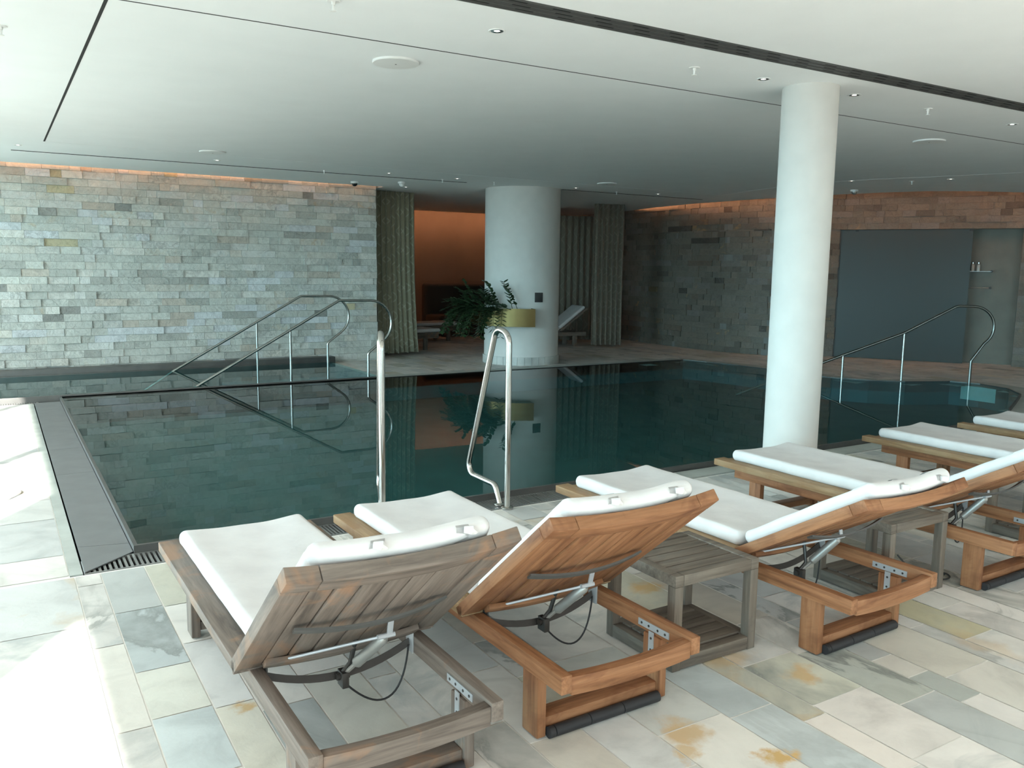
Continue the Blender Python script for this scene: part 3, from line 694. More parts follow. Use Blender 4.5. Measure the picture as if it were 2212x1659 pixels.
# brass planter wrapped around the column's left side
t = empty('brass_planter', (7.677, 12.282, 0.80)); tag(t, 'curved brass planter box fixed to the thick column', 'planter')
a0, a1 = math.radians(150), math.radians(252.5); b = MB(); N = 28; ri, ro = 0.634, 0.90
def pring(r, z): return [Vector((r * math.cos(a0 + (a1 - a0) * k / N), r * math.sin(a0 + (a1 - a0) * k / N), z)) for k in range(N + 1)]
def wallstrip(b, A, B):
    va = [b.bm.verts.new(p) for p in A]; vb = [b.bm.verts.new(p) for p in B]
    for k in range(len(A) - 1): b.bm.faces.new((va[k], va[k + 1], vb[k + 1], vb[k]))
def rfun(k):
    s = k / N; e = 0.10; x = min(1, s / e, (1 - s) / e) if 0 < s < 1 else 0
    return ri + (ro - ri) * 1.0
z0, z1 = -0.145, 0.145
wallstrip(b, pring(ro, z0), pring(ro, z1)); wallstrip(b, pring(ro - .012, z0 + .012), pring(ro - .012, z1)); wallstrip(b, pring(ro, z1), pring(ro - .012, z1)); wallstrip(b, pring(ri, z0), pring(ro, z0)); wallstrip(b, pring(ri, z0 + .012), pring(ro - .012, z0 + .012))
for a in (a0, a1):
    c_, s_ = math.cos(a), math.sin(a); b.bm.faces.new([b.bm.verts.new(q) for q in ((ri * c_, ri * s_, z0), (ro * c_, ro * s_, z0), (ro * c_, ro * s_, z1), (ri * c_, ri * s_, z1))])
b.build('brass_shell', M_BRASS, t)
b = MB(); wallstrip(b, pring(ri, z1 - .03), pring(ro - .012, z1 - .03)); b.build('soil', M_SOIL, t)

# plant with arching pinnate fronds
rp = random.Random(21)
t = empty('potted_plant', (7.677, 12.282, 0.92)); tag(t, 'leafy dark green plant with arching fronds in the brass planter', 'plant')
stems, leaves = MB(), MB()
def leaf(mb, p, d, up, L, wd):
    d = d.normalized(); s = d.cross(up).normalized(); n_ = s.cross(d)
    q = [p, p + d * L * .35 + s * wd + n_ * .004, p + d * L * .75 + s * wd * .7, p + d * L, p + d * L * .75 - s * wd * .7, p + d * L * .35 - s * wd + n_ * .004, p + d * L * .5 - n_ * .008]
    v = [mb.bm.verts.new(x) for x in q]
    for i in range(6): mb.bm.faces.new((v[i], v[(i + 1) % 6], v[6]))
for i in range(70):
    a = math.radians(rp.uniform(152, 212) if i % 7 else rp.uniform(212, 236)); rr = rp.uniform(0.68, 0.86); p = Vector((rr * math.cos(a), rr * math.sin(a), 0.0))
    az = math.radians(rp.uniform(125, 235)); el = rp.uniform(0.1, 1.35); Ln = rp.uniform(0.26, 0.50)
    hang = i % 3 == 0
    if hang: Ln = rp.uniform(0.45, 0.75); el = 0.5
    d = Vector((math.cos(az) * math.cos(el), math.sin(az) * math.cos(el), math.sin(el)))
    path = [p]; n_ = 10
    for k in range(n_):
        d = (d + Vector((0, 0, -0.10 - (0.15 if hang else 0)))).normalized(); path.append(path[-1] + d * Ln / n_)
        hd = Vector((path[-1].x, path[-1].y)); lim = 0.67 if path[-1].z > 0.03 else 0.96
        if hd.length < lim: hd.normalize(); path[-1].x, path[-1].y = hd.x * lim, hd.y * lim
    stems.tube(path, [0.006 * (1 - .7 * k / n_) for k in range(n_ + 1)], 5)
    for k in range(2, n_ + 1):
        dd = (path[k] - path[k - 1]).normalized(); sd_ = dd.cross(Vector((0, 0, 1)))
        if sd_.length < .1: sd_ = Vector((1, 0, 0))
        sd_.normalize()
        for sg in (-1, 1):
            ld = dd * .6 + sd_ * sg + Vector((rp.uniform(-.25, .25), rp.uniform(-.25, .25), rp.uniform(-.2, .35))); LL = rp.uniform(.085, .125); ld.normalize()
            tip = path[k] + ld * LL
            if Vector((tip.x, tip.y)).length < (0.65 if tip.z > .03 else .92): continue
            leaf(leaves, path[k], ld, Vector((0, 0, 1)), LL, rp.uniform(.024, .034))
stems.build('stems', M_STEM, t); leaves.build('leaves', M_LEAF, t)

# ------------------------------------------------------------------ handrails and ladder rails
def handrail(x0, y0, rz, label, group):
    t = empty('pool_handrail', (x0, y0, 0), rz); tag(t, label, 'handrail', group)
    loop = [Vector((2.40, 0, 1.12))]
    pts = [(-0.75, 0, -0.44), (0, 0, 0.045), (1.90, 0, 1.115), (2.36, 0, 1.11)]
    cx_, cz_, R = 2.36, 0.79, 0.32
    path = fillet(pts[:3] + [(2.30, 0, 1.11)], 0.10, 6)
    for k in range(0, 13):
        a = PI / 2 - k * (math.radians(145)) / 12; path.append(Vector((cx_ + R * math.cos(a), 0, cz_ + R * math.sin(a))))
    e = path[-1]; tail = fillet([e, (2.32, 0, 0.365), (2.32, 0, -0.2)], 0.07, 6)
    path += tail[1:]
    b = MB(); b.tube(path, 0.019, 12); b.build('rail', M_STEELF, t)
    b = MB(); b.tube([(1.20, 0, 0.705), (1.20, 0, -0.5)], 0.0165, 12); b.build('post', M_STEELF, t)
    return t
def tn(o): return o
ha = handrail(2.20, 11.35, 0, 'curved steel handrail nearer the camera, entering the shallow pool by the stone wall', 'handrails of the shallow pool')
hb = copy_thing(ha); hb.location = (2.20, 13.08, 0); hb['label'] = 'curved steel handrail nearer the stone wall, behind its twin at the shallow pool'
# right-hand rail with two posts and a long shallow slope
t = empty('pool_handrail', (10.554, 7.988, 0), math.atan2(6.881 - 7.988, 11.927 - 10.554))
tag(t, 'dark curved steel handrail at the right end of the pool before the shower glass', 'handrail')
path = fillet([(-1.5, 0, -0.24), (0.0, 0, 0.395), (0.82, 0, 0.735), (1.52, 0, 1.14), (1.74, 0, 1.14)], [0, 0.5, 0.5, 0.12, 0], 6)
for k in range(0, 13):
    a = PI / 2 - k * math.radians(142) / 12; path.append(Vector((1.74 + 0.295 * math.cos(a), 0, 0.845 + 0.295 * math.sin(a))))
path += fillet([path[-1], (1.765, 0, 0.36), (1.765, 0, -0.2)], 0.06, 6)[1:]
b = MB(); b.tube(path, 0.019, 12); b.build('rail', M_STEELD, t)
for sx_, zt_ in ((0.0, 0.39), (0.83, 0.735)):
    b = MB(); b.tube([(sx_, 0, zt_), (sx_, 0, -0.5)], 0.0165, 12); b.build('post', M_STEELF, t)

# ladder rails at the near edge
def ladder_rail(x, y, rz, label):
    t = empty('pool_ladder_rail', (x, y, 0.0035), math.radians(rz)); tag(t, label, 'ladder rail', 'polished ladder rails at the near pool edge')
    path = fillet([(0, 0, 0.0), (0, 0, 1.165), (0, 0.17, 1.20), (0, 0.565, 0.125), (0, 0.16, 0.125), (0, 0.095, 0.0)], [0, 0.085, 0.085, 0.07, 0.06, 0], 8)
    b = MB(); b.tube(path, 0.0205, 16); b.build('rail', M_STEEL, t)
    for y in (0.0, 0.095):
        b = MB(); b.lathe([(0, 0), (0.042, 0), (0.042, 0.006), (0.03, 0.012), (0.021, 0.014)], 24, (0, y, 0.0)); b.build('base_flange', M_STEEL, t)
    return t
ladder_rail(2.85, 4.705, 0, 'polished steel ladder rail whose bent loop shows side on, right one of the pair')
ladder_rail(1.955, 4.70, -20.5, 'polished steel ladder rail seen edge on as one upright, left of the pair')

# ------------------------------------------------------------------ sun loungers
SAG = 0.024
def sag(x): return SAG * max(0.0, 1 - (x / 0.355) ** 2)
def lounger(x, y, rz, ang_deg, wset, label, group=None, variant=0):
    t = empty('sun_lounger', (x, y, 0), math.radians(rz)); tag(t, label, 'sun lounger', group)
    X_, Y_, Z_ = wset; a = math.radians(ang_deg); Bd = WEATH if wset is WEATH else BLOND
    dn = lambda v: (v.x, v.y, v.z - sag(v.x))
    # rails of the lower frame
    for s in (-1, 1):
        b = MB(); b.box(min(s * .305, s * .262), max(s * .305, s * .262), 0.0, 1.80, .236, .30, bev=.004); b.build('side_rail', Y_, t)
    b = MB(); b.box(-.262, .262, 0.004, 0.046, .236, .30, bev=.003, n=12, f=dn); b.build('end_rail', X_, t)
    b = MB(); b.box(-.262, .262, 1.755, 1.797, .236, .298, bev=.003, n=12, f=dn); b.build('end_rail', X_, t)
    for yy in (0.155, 1.585):
        for s in (-1, 1):
            b = MB(); b.box(min(s * .292, s * .254), max(s * .292, s * .254), yy, yy + .095, 0.004, .2358, bev=.005); b.build('leg', Z_, t)
        b = MB(); b.box(-.2535, .2535, yy + .012, yy + .09, .03, .068, bev=.004); b.build('stretcher', X_, t)
    # black rollers under the head-end stretcher
    for k in range(4):
        xa = (-.25, -.225, -.075, .075)[k]; xb = (-.228, -.078, .072, .245)[k]
        b = MB(); b.tube([(xa, .148, .021), (xb, .148, .021)], 0.0205, 14); b.build('roller', M_BLACK, t)
    # deck
    for s in (-1, 1):
        b = MB(); b.box(min(s * .355, s * .262), max(s * .355, s * .262), .575, 1.94, .3005, .343, bev=.004); b.build('side_board', Bd[1], t)
    b = MB(); b.box(-.262, .262, 1.85, 1.94, .301, .343, bev=.003, n=12, f=dn); b.build('foot_board', Bd[0], t)
    b = MB()
    for k in range(7):
        xc = -.2243 + k * .07477; b.box(xc - .034, xc + .034, .60, 1.849, .318 - sag(xc), .338 - sag(xc), bev=.002)
    for yy in (0.8, 1.2, 1.6): b.box(-.26, .26, yy, yy + .05, .296, .3175, n=10, f=dn)
    b.build('seat_slats', Y_, t, smooth=True)
    # seat cushion
    b = MB(); softbox(b, .283, .625, .037, .03, f=lambda p: (p.x, p.y, p.z - sag(p.x)), loc=(0, 1.235, .386), wob=.0022); b.build('seat_cushion', M_COTTON, t)
    # backrest, hinged at y=.60
    hz = .338
    def bo(name, mb, mat, par=None):
        o = mb.build(name, mat, t)
        o.location = (0, .60, hz); o.rotation_euler = (PI - a, 0, 0); return o
    L = .765; dnb = lambda v: (v.x, v.y, v.z + sag(v.x))
    for s in (-1, 1):
        b = MB(); b.box(min(s * .355, s * .272), max(s * .355, s * .272), -.03, L - .075, -.006, .040, bev=.004); bo('backrest_side', b, Y_)
        b = MB(); b.box(min(s * .355, s * .262), max(s * .355, s * .262), L - .074, L, -.006, .040, bev=.004, n=3, f=dnb); bo('backrest_corner', b, X_)
    b = MB(); b.box(-.2605, .2605, L - .074, L, -.006, .040, bev=.004, n=12, f=dnb); bo('backrest_head_board', b, X_)
    b = MB()
    for k in range(7):
        xc = -.2323 + k * .07743; b.box(xc - .0354, xc + .0354, -.01, L - .075, .002 + sag(xc), .024 + sag(xc), bev=.0015)
    bo('backrest_slats', b, Y_)
    b = MB(); b.box(-.27, .27, .02, .065, .025, .045, bev=.003, n=10, f=dnb); bo('backrest_cross_board', b, X_)
    # back cushion and head roll
    b = MB(); softbox(b, .283, .35, .034, .03, f=lambda p: (p.x, p.y, p.z + sag(p.x)), loc=(0, .385, -.042), wob=.0022); bo('back_cushion', b, M_COTTON)
    b = MB(); softbox(b, .278, .062, .033, .03, f=lambda p: (p.x, p.y, p.z + sag(p.x)), loc=(0, L - .062, -.046), nx=16, ny=4, wob=.002); pil = bo('head_roll', b, M_COTTON)
    for j, xt in enumerate((-.115, .165)):
        b = MB(); R = .052; pts = []
        for k in range(13):
            aa = -.5 * PI + PI * 1.25 * k / 12
            pts.append((xt + .06 * (k / 12) * (1 if j == 0 else .4), L - .062 + .066 * math.cos(aa), -.046 + sag(xt) - .038 * math.sin(aa)))
        n_ = len(pts); vv = []
        for k, p in enumerate(pts):
            w_ = .021 if variant == 0 else .016
            for sx2 in (-1, 1): vv.append(b.bm.verts.new((p[0] + sx2 * w_, p[1], p[2] + .003 * math.sin(k * 1.3))))
        for k in range(n_ - 1): b.bm.faces.new((vv[2 * k], vv[2 * k + 1], vv[2 * k + 3], vv[2 * k + 2]))
        r_ = bmesh.ops.solidify(b.bm, geom=list(b.bm.faces), thickness=.004)
        b.tube([(xt + .01, L + .006, -.02), (xt + .03, L + .014, -.012), (xt + .045, L + .008, -.004)], [.010, .014, .006], 8)
        o = b.build('tie', M_COTTON, pil)
    # ironwork
    ca, sa = math.cos(a), math.sin(a)
    def bk(u, off, x=0.0): return Vector((x, .60 - ca * u - sa * off, hz + sa * u - ca * off))
    node = Vector((0.0, .555, .215)); top = bk(.20, .085, .09)
    if ang_deg < 35: node = Vector((0.0, .49, .205)); top = bk(.24, .075, .10)
    mech = MB(); pl = [Vector((x_, .575 + .0 * x_, .272 - .062 * (1 - (x_ / .262) ** 2))) for x_ in [-.262 + .524 * k / 14 for k in range(15)]]
    def flat(mb, path, w, th, wd):
        """flat bar along path; wd = width direction"""
        wd = Vector(wd); R_ = []
        for k, p in enumerate(path):
            tt = ((path[min(k + 1, len(path) - 1)]) - (path[max(k - 1, 0)])).normalized(); nn = tt.cross(wd).normalized()
            R_.append([mb.bm.verts.new(p + wd * (w / 2) * i + nn * (th / 2) * j_) for i, j_ in ((-1, -1), (1, -1), (1, 1), (-1, 1))])
        for A_, B_ in zip(R_, R_[1:]):
            for k in range(4): mb.bm.faces.new((A_[k], A_[(k + 1) % 4], B_[(k + 1) % 4], B_[k]))
        mb.bm.faces.new(R_[0][::-1]); mb.bm.faces.new(R_[-1])
    flat(mech, pl, .026, .007, (0, .35, .94)); mech.build('support_bar', M_DARKM, t)
    b = MB(); flat(b, [bk(.37, .052 + .030 * (1 - (x_ / .25) ** 2), x_) for x_ in [-.25 + .5 * k / 12 for k in range(13)]], .030, .008, (0, -ca, sa)); b.build('back_bar', M_SLOT, t)
    b = MB(); d_ = (top - node); b.tube([node + d_ * .04, node + d_ * .32], .008, 10); b.tube([node + d_ * .3, node + d_ * .34, node + d_ * .93, node + d_ * .97], [.012, .0195, .0195, .012], 16)
    b.tube([node + d_ * .9, top], .010, 10); b.build('gas_strut', M_STRUT, t)
    b = MB(); b.tube([node + Vector((-.01, 0, 0)), node + Vector((.02, -.02, .05)), bk(.10, .035, .03)], .0085, 8); b.tube([node + Vector((-.022, 0, 0)), node + Vector((.022, 0, 0))], .013, 12)
    b.box(node.x - .012, node.x + .012, node.y - .03, node.y + .02, node.z - .035, node.z + .02, bev=.002); b.build('strut_bracket', M_DARKM, t)
    b = MB(); b.tube([(-.248, .545, hz - .012), top + Vector((-.01, 0, 0))], .0052, 8); b.tube([top + Vector((-.03, 0, 0)), top + Vector((.03, 0, 0))], .009, 10)
    flat(b, [top + Vector((.012, 0, 0)), bk(.26, .045, .10)], .02, .005, (1, 0, 0)); b.build('release_rod', M_BRACK, t)
    # cable loop from the strut to the right hinge plate
    c0 = node + Vector((.0, -.005, -.02)); c1 = Vector((.25, .575, .262)); cp = []
    for k in range(21):
        u = k / 20; p = c0.lerp(c1, u); bulge = math.sin(PI * u); cp.append((p.x + .055 * math.sin(PI * u) * u, p.y - .01, p.z - .15 * bulge * (0.75 + .35 * u)))
    b = MB(); b.tube(cp, .0036, 8); b.build('cable', M_BLACK, t)
    for s in (-1, 1):
        b = MB(); b.box(min(s * .2615, s * .256), max(s * .2615, s * .256), .545, .60, .235, .335, bev=.001); b.box(min(s * .262, s * .235), max(s * .262, s * .235), .56, .62, .302, .326, bev=.004)
        b.build('hinge', M_BRACK if s > 0 else M_DARKM, t)
        # T bracket screwed inside the rail above the head-end leg
        b = MB(); xi = s * .2618; xo = s * .2585; b.box(min(xi, xo), max(xi, xo), .115, .285, .250, .276); 
        b.build('t_bracket', M_BRACK, t, smooth=False)
        b = MB(); xi = s * .2535; xo = s * .2505; b.box(min(xi, xo), max(xi, xo), .188, .216, .155, .250); b.build('t_bracket', M_BRACK, t, smooth=False)
    for (yy, zz, xx) in ((.135, .263, .2586), (.175, .263, .2586), (.225, .263, .2586), (.265, .263, .2586), (.202, .225, .2506), (.202, .18, .2506)):
        b = MB(); b.tube([(xx, yy, zz), (xx - .0014, yy, zz)], .005, 8); b.build('screw', M_DARKM, t, smooth=False)
    return t
lounger(0.943, 2.06, 0.55, 40, WEATH, 'weathered grey wooden sun lounger with white cushion, nearest the left pool corner')
lounger(1.785, 2.095, 0.7, 40, TEAK, 'orange teak sun lounger with steep backrest, second beside the weathered grey one')
lounger(3.155, 2.05, 1.8, 31, TEAK, 'teak sun lounger between the two low tables, its backrest reclined lower', variant=1)
lounger(4.47, 2.12, 0.9, 31, TEAK, 'teak sun lounger whose foot end reaches past the slender column', variant=1)
lounger(6.09, 2.16, 1.2, 31, TEAK, 'teak sun lounger beyond the slender column with only its foot half in view', variant=1)
lounger(7.33, 2.14, 1.2, 31, TEAK, 'farthest sun lounger at the right edge, only its foot corner in view', variant=1)

# ------------------------------------------------------------------ low side tables
def table(x, y, label, w=.467, d=.43):
    t = empty('side_table', (x, y, 0)); tag(t, label, 'side table', 'grey teak side tables between the loungers')
    X_, Y_, Z_ = GREYW; hx, hy = w / 2, d / 2; q = .044
    for zz, nm in ((.372, 'table_top'), (.050, 'lower_shelf')):
        b = MB(); z0_, z1_ = (zz, .40) if zz > .3 else (zz - .004, zz + .018)
        if zz > .3:
            b.box(-hx, -hx + q, -hy, hy, z0_ - .018, z1_, bev=.003); b.box(hx - q, hx, -hy, hy, z0_ - .018, z1_, bev=.003)
            b.box(-hx + q + .001, hx - q - .001, -hy, -hy + q, z0_ - .018, z1_, bev=.003); b.box(-hx + q + .001, hx - q - .001, hy - q, hy, z0_ - .018, z1_, bev=.003)
        n_ = 5; gy0 = -hy + q + .004; gh = (2 * hy - 2 * q - .008) / n_; zz1 = z1_ - .004
        for k in range(n_): b.box(-hx + q + .002, hx - q - .002, gy0 + k * gh + .004, gy0 + (k + 1) * gh - .004, zz1 - .018, zz1, bev=.002)
        b.build(nm, X_, t)
    for sx2 in (-1, 1):
        for sy2 in (-1, 1):
            b = MB(); b.box(min(sx2 * hx, sx2 * (hx - q)), max(sx2 * hx, sx2 * (hx - q)), min(sy2 * hy, sy2 * (hy - q)), max(sy2 * hy, sy2 * (hy - q)), 0.0, .3535, bev=.003); b.build('leg', Z_, t)
    b = MB(); b.box(-hx + q, hx - q, hy - q, hy, .004, .058, bev=.003)
    b.build('lower_rail', X_, t)
    b = MB(); b.box(-hx + q, hx - q, -hy, -hy + q, .004, .058, bev=.003); b.build('lower_rail', X_, t)
    for sx2 in (-1, 1):
        b = MB(); b.box(min(sx2 * hx, sx2 * (hx - q)), max(sx2 * hx, sx2 * (hx - q)), -hy + q, hy - q, .004, .058, bev=.003); b.build('lower_rail', Y_, t)
    return t
table(2.46, 2.60, 'low grey slatted side table right of the orange teak lounger')
table(3.84, 2.61, 'low grey slatted side table half hidden behind the reclined teak lounger')
table(5.46, 2.62, 'low grey slatted side table at the right edge of the photo, mostly hidden')

# small tubes on the floor
b = MB(); b.tube(fillet([(-.6, .62, .10), (0.0, .42, .012), (.11, .10, .012), (0.02, -.06, .012), (-.6, -.12, .012)], [0, .12, .1, .06, 0], 8), .011, 10)
o = b.build('metal_hoop', M_HOSE); o.location = (-0.03, 6.55, 0.001); tag(o, 'pale metal tube lying bent on the sunlit floor at the left edge', 'tube')
b = MB(); cp = [(.062 * math.cos(k * .45), .05 * math.sin(k * .45), .006 + .0016 * k / 4) for k in range(17)] + [(-.10, .10, .03), (-.13, .16, .10)]
b.tube(cp, .0045, 8); o = b.build('cable_coil', M_DARKM); o.location = (4.19, 2.49, 0.0); tag(o, 'thin dark cable coiled on the floor by the head of a teak lounger', 'cable')

# ------------------------------------------------------------------ alcove furniture
def curtain(name, p0, p1, z0, z1, pleats, amp, mat, label, flare=0.0, rng=1):
    R = random.Random(rng); b = MB(); n = pleats * 12; p0, p1 = Vector(p0), Vector(p1); d = (p1 - p0); Ld = d.length; d.normalize(); nn = Vector((-d.y, d.x))
    uvl = b.bm.loops.layers.uv.new('UVMap'); ph = [R.uniform(.7, 1.2) for _ in range(pleats + 2)]; rows = []
    for j in range(9):
        v = j / 8; row = []
        for k in range(n + 1):
            u = k / n; a = amp * ph[int(u * pleats)] * (.75 + .35 * (1 - v)); q = p0 + d * (u * Ld * (1 + flare * (1 - v) ** 3)) + nn * (a * math.sin(u * pleats * 2 * PI)) + d * (.3 * a * math.sin(u * pleats * 4 * PI + v))
            row.append((b.bm.verts.new((q.x - p0.x, q.y - p0.y, z0 + (z1 - z0) * v + (.008 * math.sin(u * 31) if j == 0 else 0))), u * Ld * 1.8, v * (z1 - z0)))
        rows.append(row)
    for j in range(8):
        for k in range(n):
            q = (rows[j][k], rows[j][k + 1], rows[j + 1][k + 1], rows[j + 1][k]); f = b.bm.faces.new([x_[0] for x_ in q])
            for lp, x_ in zip(f.loops, q): lp[uvl].uv = (x_[1], x_[2])
    me_ = b.build(name, mat, ang=80); me_.location = (p0.x, p0.y, 0)
    md = me_.modifiers.new('thickness', 'SOLIDIFY'); md.thickness = .006
    return tag(me_, label, 'curtain')
curtain('curtain', (5.66, 13.98), (6.50, 14.08), 0.05, 2.895, 9, .055, M_CURT, 'olive beige patterned curtain beside the end of the pale stone wall', flare=.10, rng=3)
curtain('curtain', (10.42, 13.95), (11.02, 13.75), 0.05, 2.895, 6, .055, M_CURT2, 'dark patterned curtain nearest the curved right stone wall', rng=5)
curtain('curtain', (9.05, 15.55), (11.3, 15.0), 0.05, 2.72, 16, .05, M_CURT2, 'long dim curtain behind the reclined alcove lounger right of the thick column', rng=8)
# sofa against the rounded wall
t = empty('sofa', (9.7, 17.9, 0)); tag(t, 'dark high-backed sofa against the brown alcove wall', 'sofa')
b = MB(); softbox(b, 1.05, .11, .50, .09, loc=(0, .36, .72), ny=4); b.build('backrest', M_SOFA, t)
b = MB(); softbox(b, 1.02, .42, .13, .07, loc=(0, -.12, .36), ny=8); b.build('seat', M_SOFA, t)
b = MB(); b.box(-.98, .98, -.48, .36, .08, .235, bev=.01); b.build('base', simple('sofa_base_wood', (.12, .07, .045), .6, noise=.1), t)
for x_ in (-.9, .9):
    for y_ in (-.42, .3):
        b = MB(); b.tube([(x_, y_, 0), (x_, y_, .08)], .025, 10); b.build('leg', M_DARKM, t)
def daybed(x, y, rz, a_deg, label):
    t = empty('chaise_lounge', (x, y, 0), math.radians(rz)); tag(t, label, 'chaise lounge'); a = math.radians(a_deg)
    X_, Y_, Z_ = WEATH
    for s in (-1, 1):
        b = MB(); b.box(min(s * .30, s * .26), max(s * .30, s * .26), 0, 1.8, .22, .30, bev=.004); b.build('side_rail', Y_, t)
        for yy in (.2, 1.45):
            b = MB(); b.box(min(s * .295, s * .25), max(s * .295, s * .25), yy, yy + .09, 0, .22, bev=.004); b.build('leg', Z_, t)
    b = MB(); b.box(-.26, .26, 1.75, 1.8, .22, .30, bev=.004); b.box(-.34, .34, .6, 1.86, .3005, .335, bev=.004); b.build('deck', Y_, t)
    b = MB(); softbox(b, .31, .63, .035, .03, loc=(0, 1.22, .371), wob=.002); b.build('seat_cushion', M_COTTON, t)
    b = MB(); softbox(b, .31, .36, .035, .03, loc=(0, .38, -.038), wob=.002); o = b.build('back_cushion', M_COTTON, t); o.location = (0, .6, .335); o.rotation_euler = (PI - a, 0, 0)
    b = MB(); b.box(-.34, .34, 0, .76, 0, .035, bev=.004); o = b.build('backrest', Y_, t); o.location = (0, .6, .335); o.rotation_euler = (PI - a, 0, 0)
    return t
daybed(5.55, 14.75, -78, 38, 'low lounger with pale cushion standing behind the olive beige curtain')
daybed(10.5, 14.45, 78, 38, 'lounger with raised pale cushion beside the dark curtain, right of the thick column')
daybed(6.9, 16.6, -85, 38, 'dim lounger further back in the alcove by the dark sofa')

# ------------------------------------------------------------------ shower niche
A_ = Vector((13.595, 10.54)); B_ = Vector((15.115, 8.0)); dS = (B_ - A_).normalized(); nS = Vector((-dS.y, dS.x))
def sp_(s, o_=0.0): q = A_ + dS * s + nS * o_; return (q.x, q.y)
LS = (B_ - A_).length
b = MB()
b.prism([sp_(-.1, 1.0), sp_(LS + .1, 1.0), sp_(LS + .1, 1.1), sp_(-.1, 1.1)], -.1, 2.5); b.prism([sp_(-.1, .14), sp_(0.0, .14), sp_(0.0, 1.0), sp_(-.1, 1.0)], -.1, 2.5)
b.prism([sp_(2.19, .30), sp_(LS + .1, .30), sp_(LS + .1, 1.0), sp_(2.19, 1.0)], -.1, 2.5)
b.prism([sp_(-.1, .145), sp_(LS + .1, .145), sp_(LS + .1, 1.1), sp_(-.1, 1.1)], 2.5, 2.6)
tag(b.build('wall_shower', M_SHOWER, smooth=False), kind='structure')
t = empty('shower_screen', (*sp_(1.1), 0)); tag(t, 'large frosted greenish glass shower screen set in the curved stone wall', 'glass screen')
b = MB(); c = Vector(sp_(1.1)); P = lambda s, o_: (Vector(sp_(s, o_)) - c)[:]
b.prism([P(.03, .02), P(2.20, .02), P(2.20, .032), P(.03, .032)], .005, 2.375); b.build('glass', M_FROST, t, smooth=False)
for s in (.30, 2.17):
    b = MB(); b.prism([P(s - .03, .012), P(s + .03, .012), P(s + .03, .045), P(s - .03, .045)], 2.345, 2.38); b.build('clamp', M_DARKM, t, smooth=False)
b = MB(); b.prism([P(.0, .01), P(.028, .01), P(.028, .05), P(.0, .05)], .005, 2.375); b.build('edge_profile', M_DARKM, t, smooth=False)
for zz, lb in ((1.645, 'upper thin steel shelf in the shower, carrying two bottles'), (1.352, 'lower thin steel towel bar in the shower')):
    t2 = empty('shower_shelf', (*sp_(2.20, .30), zz)); tag(t2, lb, 'shelf'); c = Vector(sp_(2.20, .30))
    b = MB(); 
    if zz > 1.5: b.prism([P(2.20, .20), P(2.54, .20), P(2.54, .30), P(2.20, .30)], -.006, 0)
    else:
        q0, q1 = P(2.2, .23), P(2.54, .23); b.tube([(*q0, 0), (*q1, 0)], .007, 8)
    b.build('bar', M_BRUSH, t2, smooth=False)
    b = MB(); q0, q1 = P(2.54, .30), P(2.54, .22); b.tube([(*q0, 0), (*q1, 0)], .022, 14); b.build('bracket', M_DARKM, t2)
for s, lb in ((2.24, 'clear bottle nearer the frosted glass on the shower shelf'), (2.33, 'clear bottle with bright pump top on the shower shelf')):
    t2 = empty('bottle', (*sp_(s, .25), 1.646)); tag(t2, lb, 'bottle')
    b = MB(); b.lathe([(0, 0), (.028, 0), (.03, .01), (.03, .10), (.022, .118), (.010, .125), (.010, .135), (0, .135)], 18); b.build('flask', simple('bottle_glass', (.45, .45, .42), .2, noise=.02), t2)
    b = MB(); b.lathe([(0, .1355), (.012, .1355), (.012, .152), (.004, .154), (.004, .165), (0, .165)], 12); b.box(-.006, .03, -.005, .005, .158, .166); b.build('pump', M_CHROME, t2)
b = MB(); c = Vector(sp_(2.1, 1.0))
b.prism([P(2.03, .055), P(2.17, .055), P(2.17, .07), P(2.03, .07)], 1.505, 1.765); o = b.build('shower_control_plate', M_DARKM, smooth=False)
o.location = (c.x, c.y, 0); tag(o, 'dark rectangular shower control plate seen through the frosted glass edge', 'control panel')

# ------------------------------------------------------------------ ceiling fittings
t = empty('slot_diffuser', (6.0, 3.79, H)); tag(t, 'long dark slotted ventilation diffuser running across the near ceiling', 'air vent')
b = MB(); x0, x1 = -7.5, 10.4
for y_ in (-.082, -.03, .022, .074): b.box(x0, x1, y_, y_ + .010, -.006, .0)
b.build('rails', M_SLOT, t, smooth=False)
b = MB(); b.box(x0, x1, -.086, .088, -.0015, .0005); b.build('backing', simple('diffuser_backing', (.07, .07, .068), .6, noise=.05), t, smooth=False)
b = MB(); k = 0; xx = x0 + .1
while xx < x1 - .15:
    for j, y_ in enumerate((-.055, -.003, .049)):
        b.box(xx + .05 * j, xx + .05 * j + .105, y_ - .006, y_ + .010, -.0025, -.0015)
    xx += .26
b.build('perforations', M_GAP, t, smooth=False)
b = MB(); b.box(-3.05, 3.05, -.02, .02, -.003, .0); o = b.build('slot_diffuser', M_GAP, smooth=False); o.location = (3.32, 11.86, H - .0003); tag(o, 'thin dark ceiling air slot along the pale left stone wall', 'air vent')
b = MB(); b.box(-1.58, 1.58, -.02, .02, -.003, .0); o = b.build('slot_diffuser', M_GAP, smooth=False); o.location = (9.75, 11.86, H - .0003); tag(o, 'thin dark ceiling air slot right of the thick column', 'air vent')
def disc(x, y, label):
    t = empty('ceiling_speaker', (x, y, H + .0015)); tag(t, label, 'ceiling speaker', 'round white discs in the ceiling panel')
    b = MB(); b.lathe([(0, -.016), (.10, -.0165), (.146, -.014), (.15, -.010), (.15, .0), (0, .0)], 48); b.build('cover', M_WHITE, t)
    b = MB(); b.lathe([(0, -.018), (.006, -.018), (.006, -.0166), (0, -.0166)], 10); b.build('pin', M_DARKM, t)
disc(2.295, 5.24, 'round white ceiling disc nearest the camera'); disc(2.29, 10.55, 'round white ceiling disc above the shallow pool by the left stone wall')
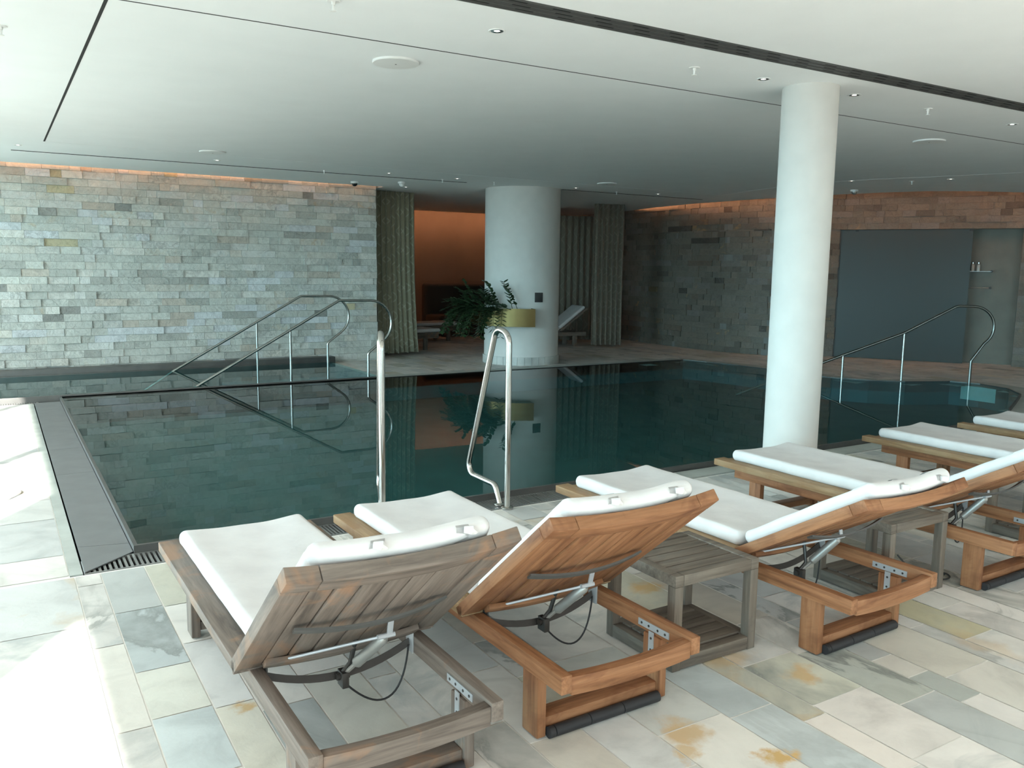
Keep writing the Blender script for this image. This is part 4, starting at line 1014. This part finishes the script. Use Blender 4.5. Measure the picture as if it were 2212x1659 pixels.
disc(8.02, 5.24, 'round white ceiling disc right of the slender column'); disc(8.14, 10.6, 'round white ceiling disc just right of the thick column top')
def downlight(x, y, label, z=H):
    t = empty('downlight', (x, y, z)); tag(t, label, 'ceiling light', 'recessed downlights')
    b = MB(); b.lathe([(.036, -.002), (.046, -.004), (.048, -.001), (.048, .0)], 28); b.build('ring', M_WHITE, t)
    b = MB(); b.lathe([(.036, -.003), (.018, -.0015), (.0175, -.001)], 28); b.build('reflector', M_CHROME, t)
    b = MB(); b.lathe([(.0172, -.0018), (0, -.0022)], 20); b.build('lamp', M_GLINT, t)
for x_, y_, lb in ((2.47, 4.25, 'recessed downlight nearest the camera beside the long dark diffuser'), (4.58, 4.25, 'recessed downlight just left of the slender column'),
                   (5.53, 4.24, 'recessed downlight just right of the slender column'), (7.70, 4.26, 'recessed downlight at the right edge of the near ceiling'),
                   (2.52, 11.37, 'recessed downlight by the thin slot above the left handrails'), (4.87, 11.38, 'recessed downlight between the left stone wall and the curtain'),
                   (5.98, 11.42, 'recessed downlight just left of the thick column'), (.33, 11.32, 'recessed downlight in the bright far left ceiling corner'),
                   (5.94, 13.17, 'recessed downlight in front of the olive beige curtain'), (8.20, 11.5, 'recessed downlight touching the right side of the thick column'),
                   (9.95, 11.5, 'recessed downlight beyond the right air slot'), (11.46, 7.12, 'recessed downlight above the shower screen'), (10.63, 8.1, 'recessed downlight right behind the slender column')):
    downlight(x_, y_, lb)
def sprinkler(x, y, label, z=H):
    t = empty('sprinkler', (x, y, z)); tag(t, label, 'sprinkler', 'white sprinkler heads')
    b = MB(); b.lathe([(0, -.004), (.033, -.004), (.035, 0), (0, 0)], 24); b.build('rosette', M_WHITE, t)
    b = MB(); b.lathe([(0, -.05), (.016, -.05), (.016, -.047), (.006, -.046), (.007, -.02), (.011, -.018), (.011, -.004), (0, -.004)], 14); b.build('head', M_WHITE, t)
for x_, y_, lb in ((1.525, 4.245, 'white sprinkler head at the top edge of the photo'), (3.964, 4.27, 'white sprinkler head left of the slender column'), (6.456, 4.25, 'white sprinkler head right of the slender column'),
                   (4.0, 11.6, 'white sprinkler head above the left stone wall end'), (5.85, 11.65, 'white sprinkler head before the olive beige curtain'), (6.66, 11.5, 'white sprinkler head touching the left side of the thick column'),
                   (9.12, 11.6, 'white sprinkler head on the right thin air slot'), (11.35, 9.4, 'white sprinkler head left behind the slender column'), (11.3, 7.6, 'white sprinkler head above the right handrail'), (.12, 5.73, 'white sprinkler head at the far left edge')):
    sprinkler(x_, y_, lb)
def dome(x, y, label, mat, cat, nm):
    t = empty(nm, (x, y, H)); tag(t, label, cat)
    b = MB(); b.lathe([(0, -.028), (.055, -.028), (.062, -.02), (.062, 0), (0, 0)], 24); b.build('housing', M_WHITE, t)
    b = MB(); b.lathe([(0, -.075), (.02, -.072), (.038, -.055), (.044, -.03), (.044, -.0285), (0, -.0285)], 20); b.build('dome', mat, t)
dome(4.92, 12.85, 'black dome security camera at the corner of the left stone wall', M_CAMD, 'security camera', 'security_camera')
dome(5.53, 12.42, 'white smoke detector in front of the olive beige curtain', M_WHITE, 'smoke detector', 'smoke_detector')
dome(11.83, 8.95, 'grey smoke detector at the ceiling edge above the shower screen', M_BRUSH, 'smoke detector', 'smoke_detector')

# ------------------------------------------------------------------ lamps on the pool floor
for x_, y_, z_, lb in ((3.05, 8.75, -.739, 'round underwater lamp in the teal water behind the first loungers'), (7.86, 9.51, -.899, 'round underwater lamp in the dark water left of the slender column'),
                       (5.15, 10.75, -.619, 'round underwater lamp in dark water between the ladder rails')):
    t = empty('underwater_lamp', (x_, y_, z_)); tag(t, lb, 'pool light')
    b = MB(); b.lathe([(.165, 0), (.20, .008), (.205, 0)], 40); b.lathe([(0, .004), (.165, .004), (.165, 0)], 40); b.build('ring', simple('lamp_ring_steel', (.10, .2, .21), .4, noise=.05), t)
    b = MB(); b.lathe([(0, .012), (.07, .011), (.078, .005)], 30); b.build('lens', M_LAMPG, t)
    b = MB(); b.lathe([(.188, .0085), (.203, .010), (.206, .004)], 40); b.build('trim_ring', M_LAMPG, t)
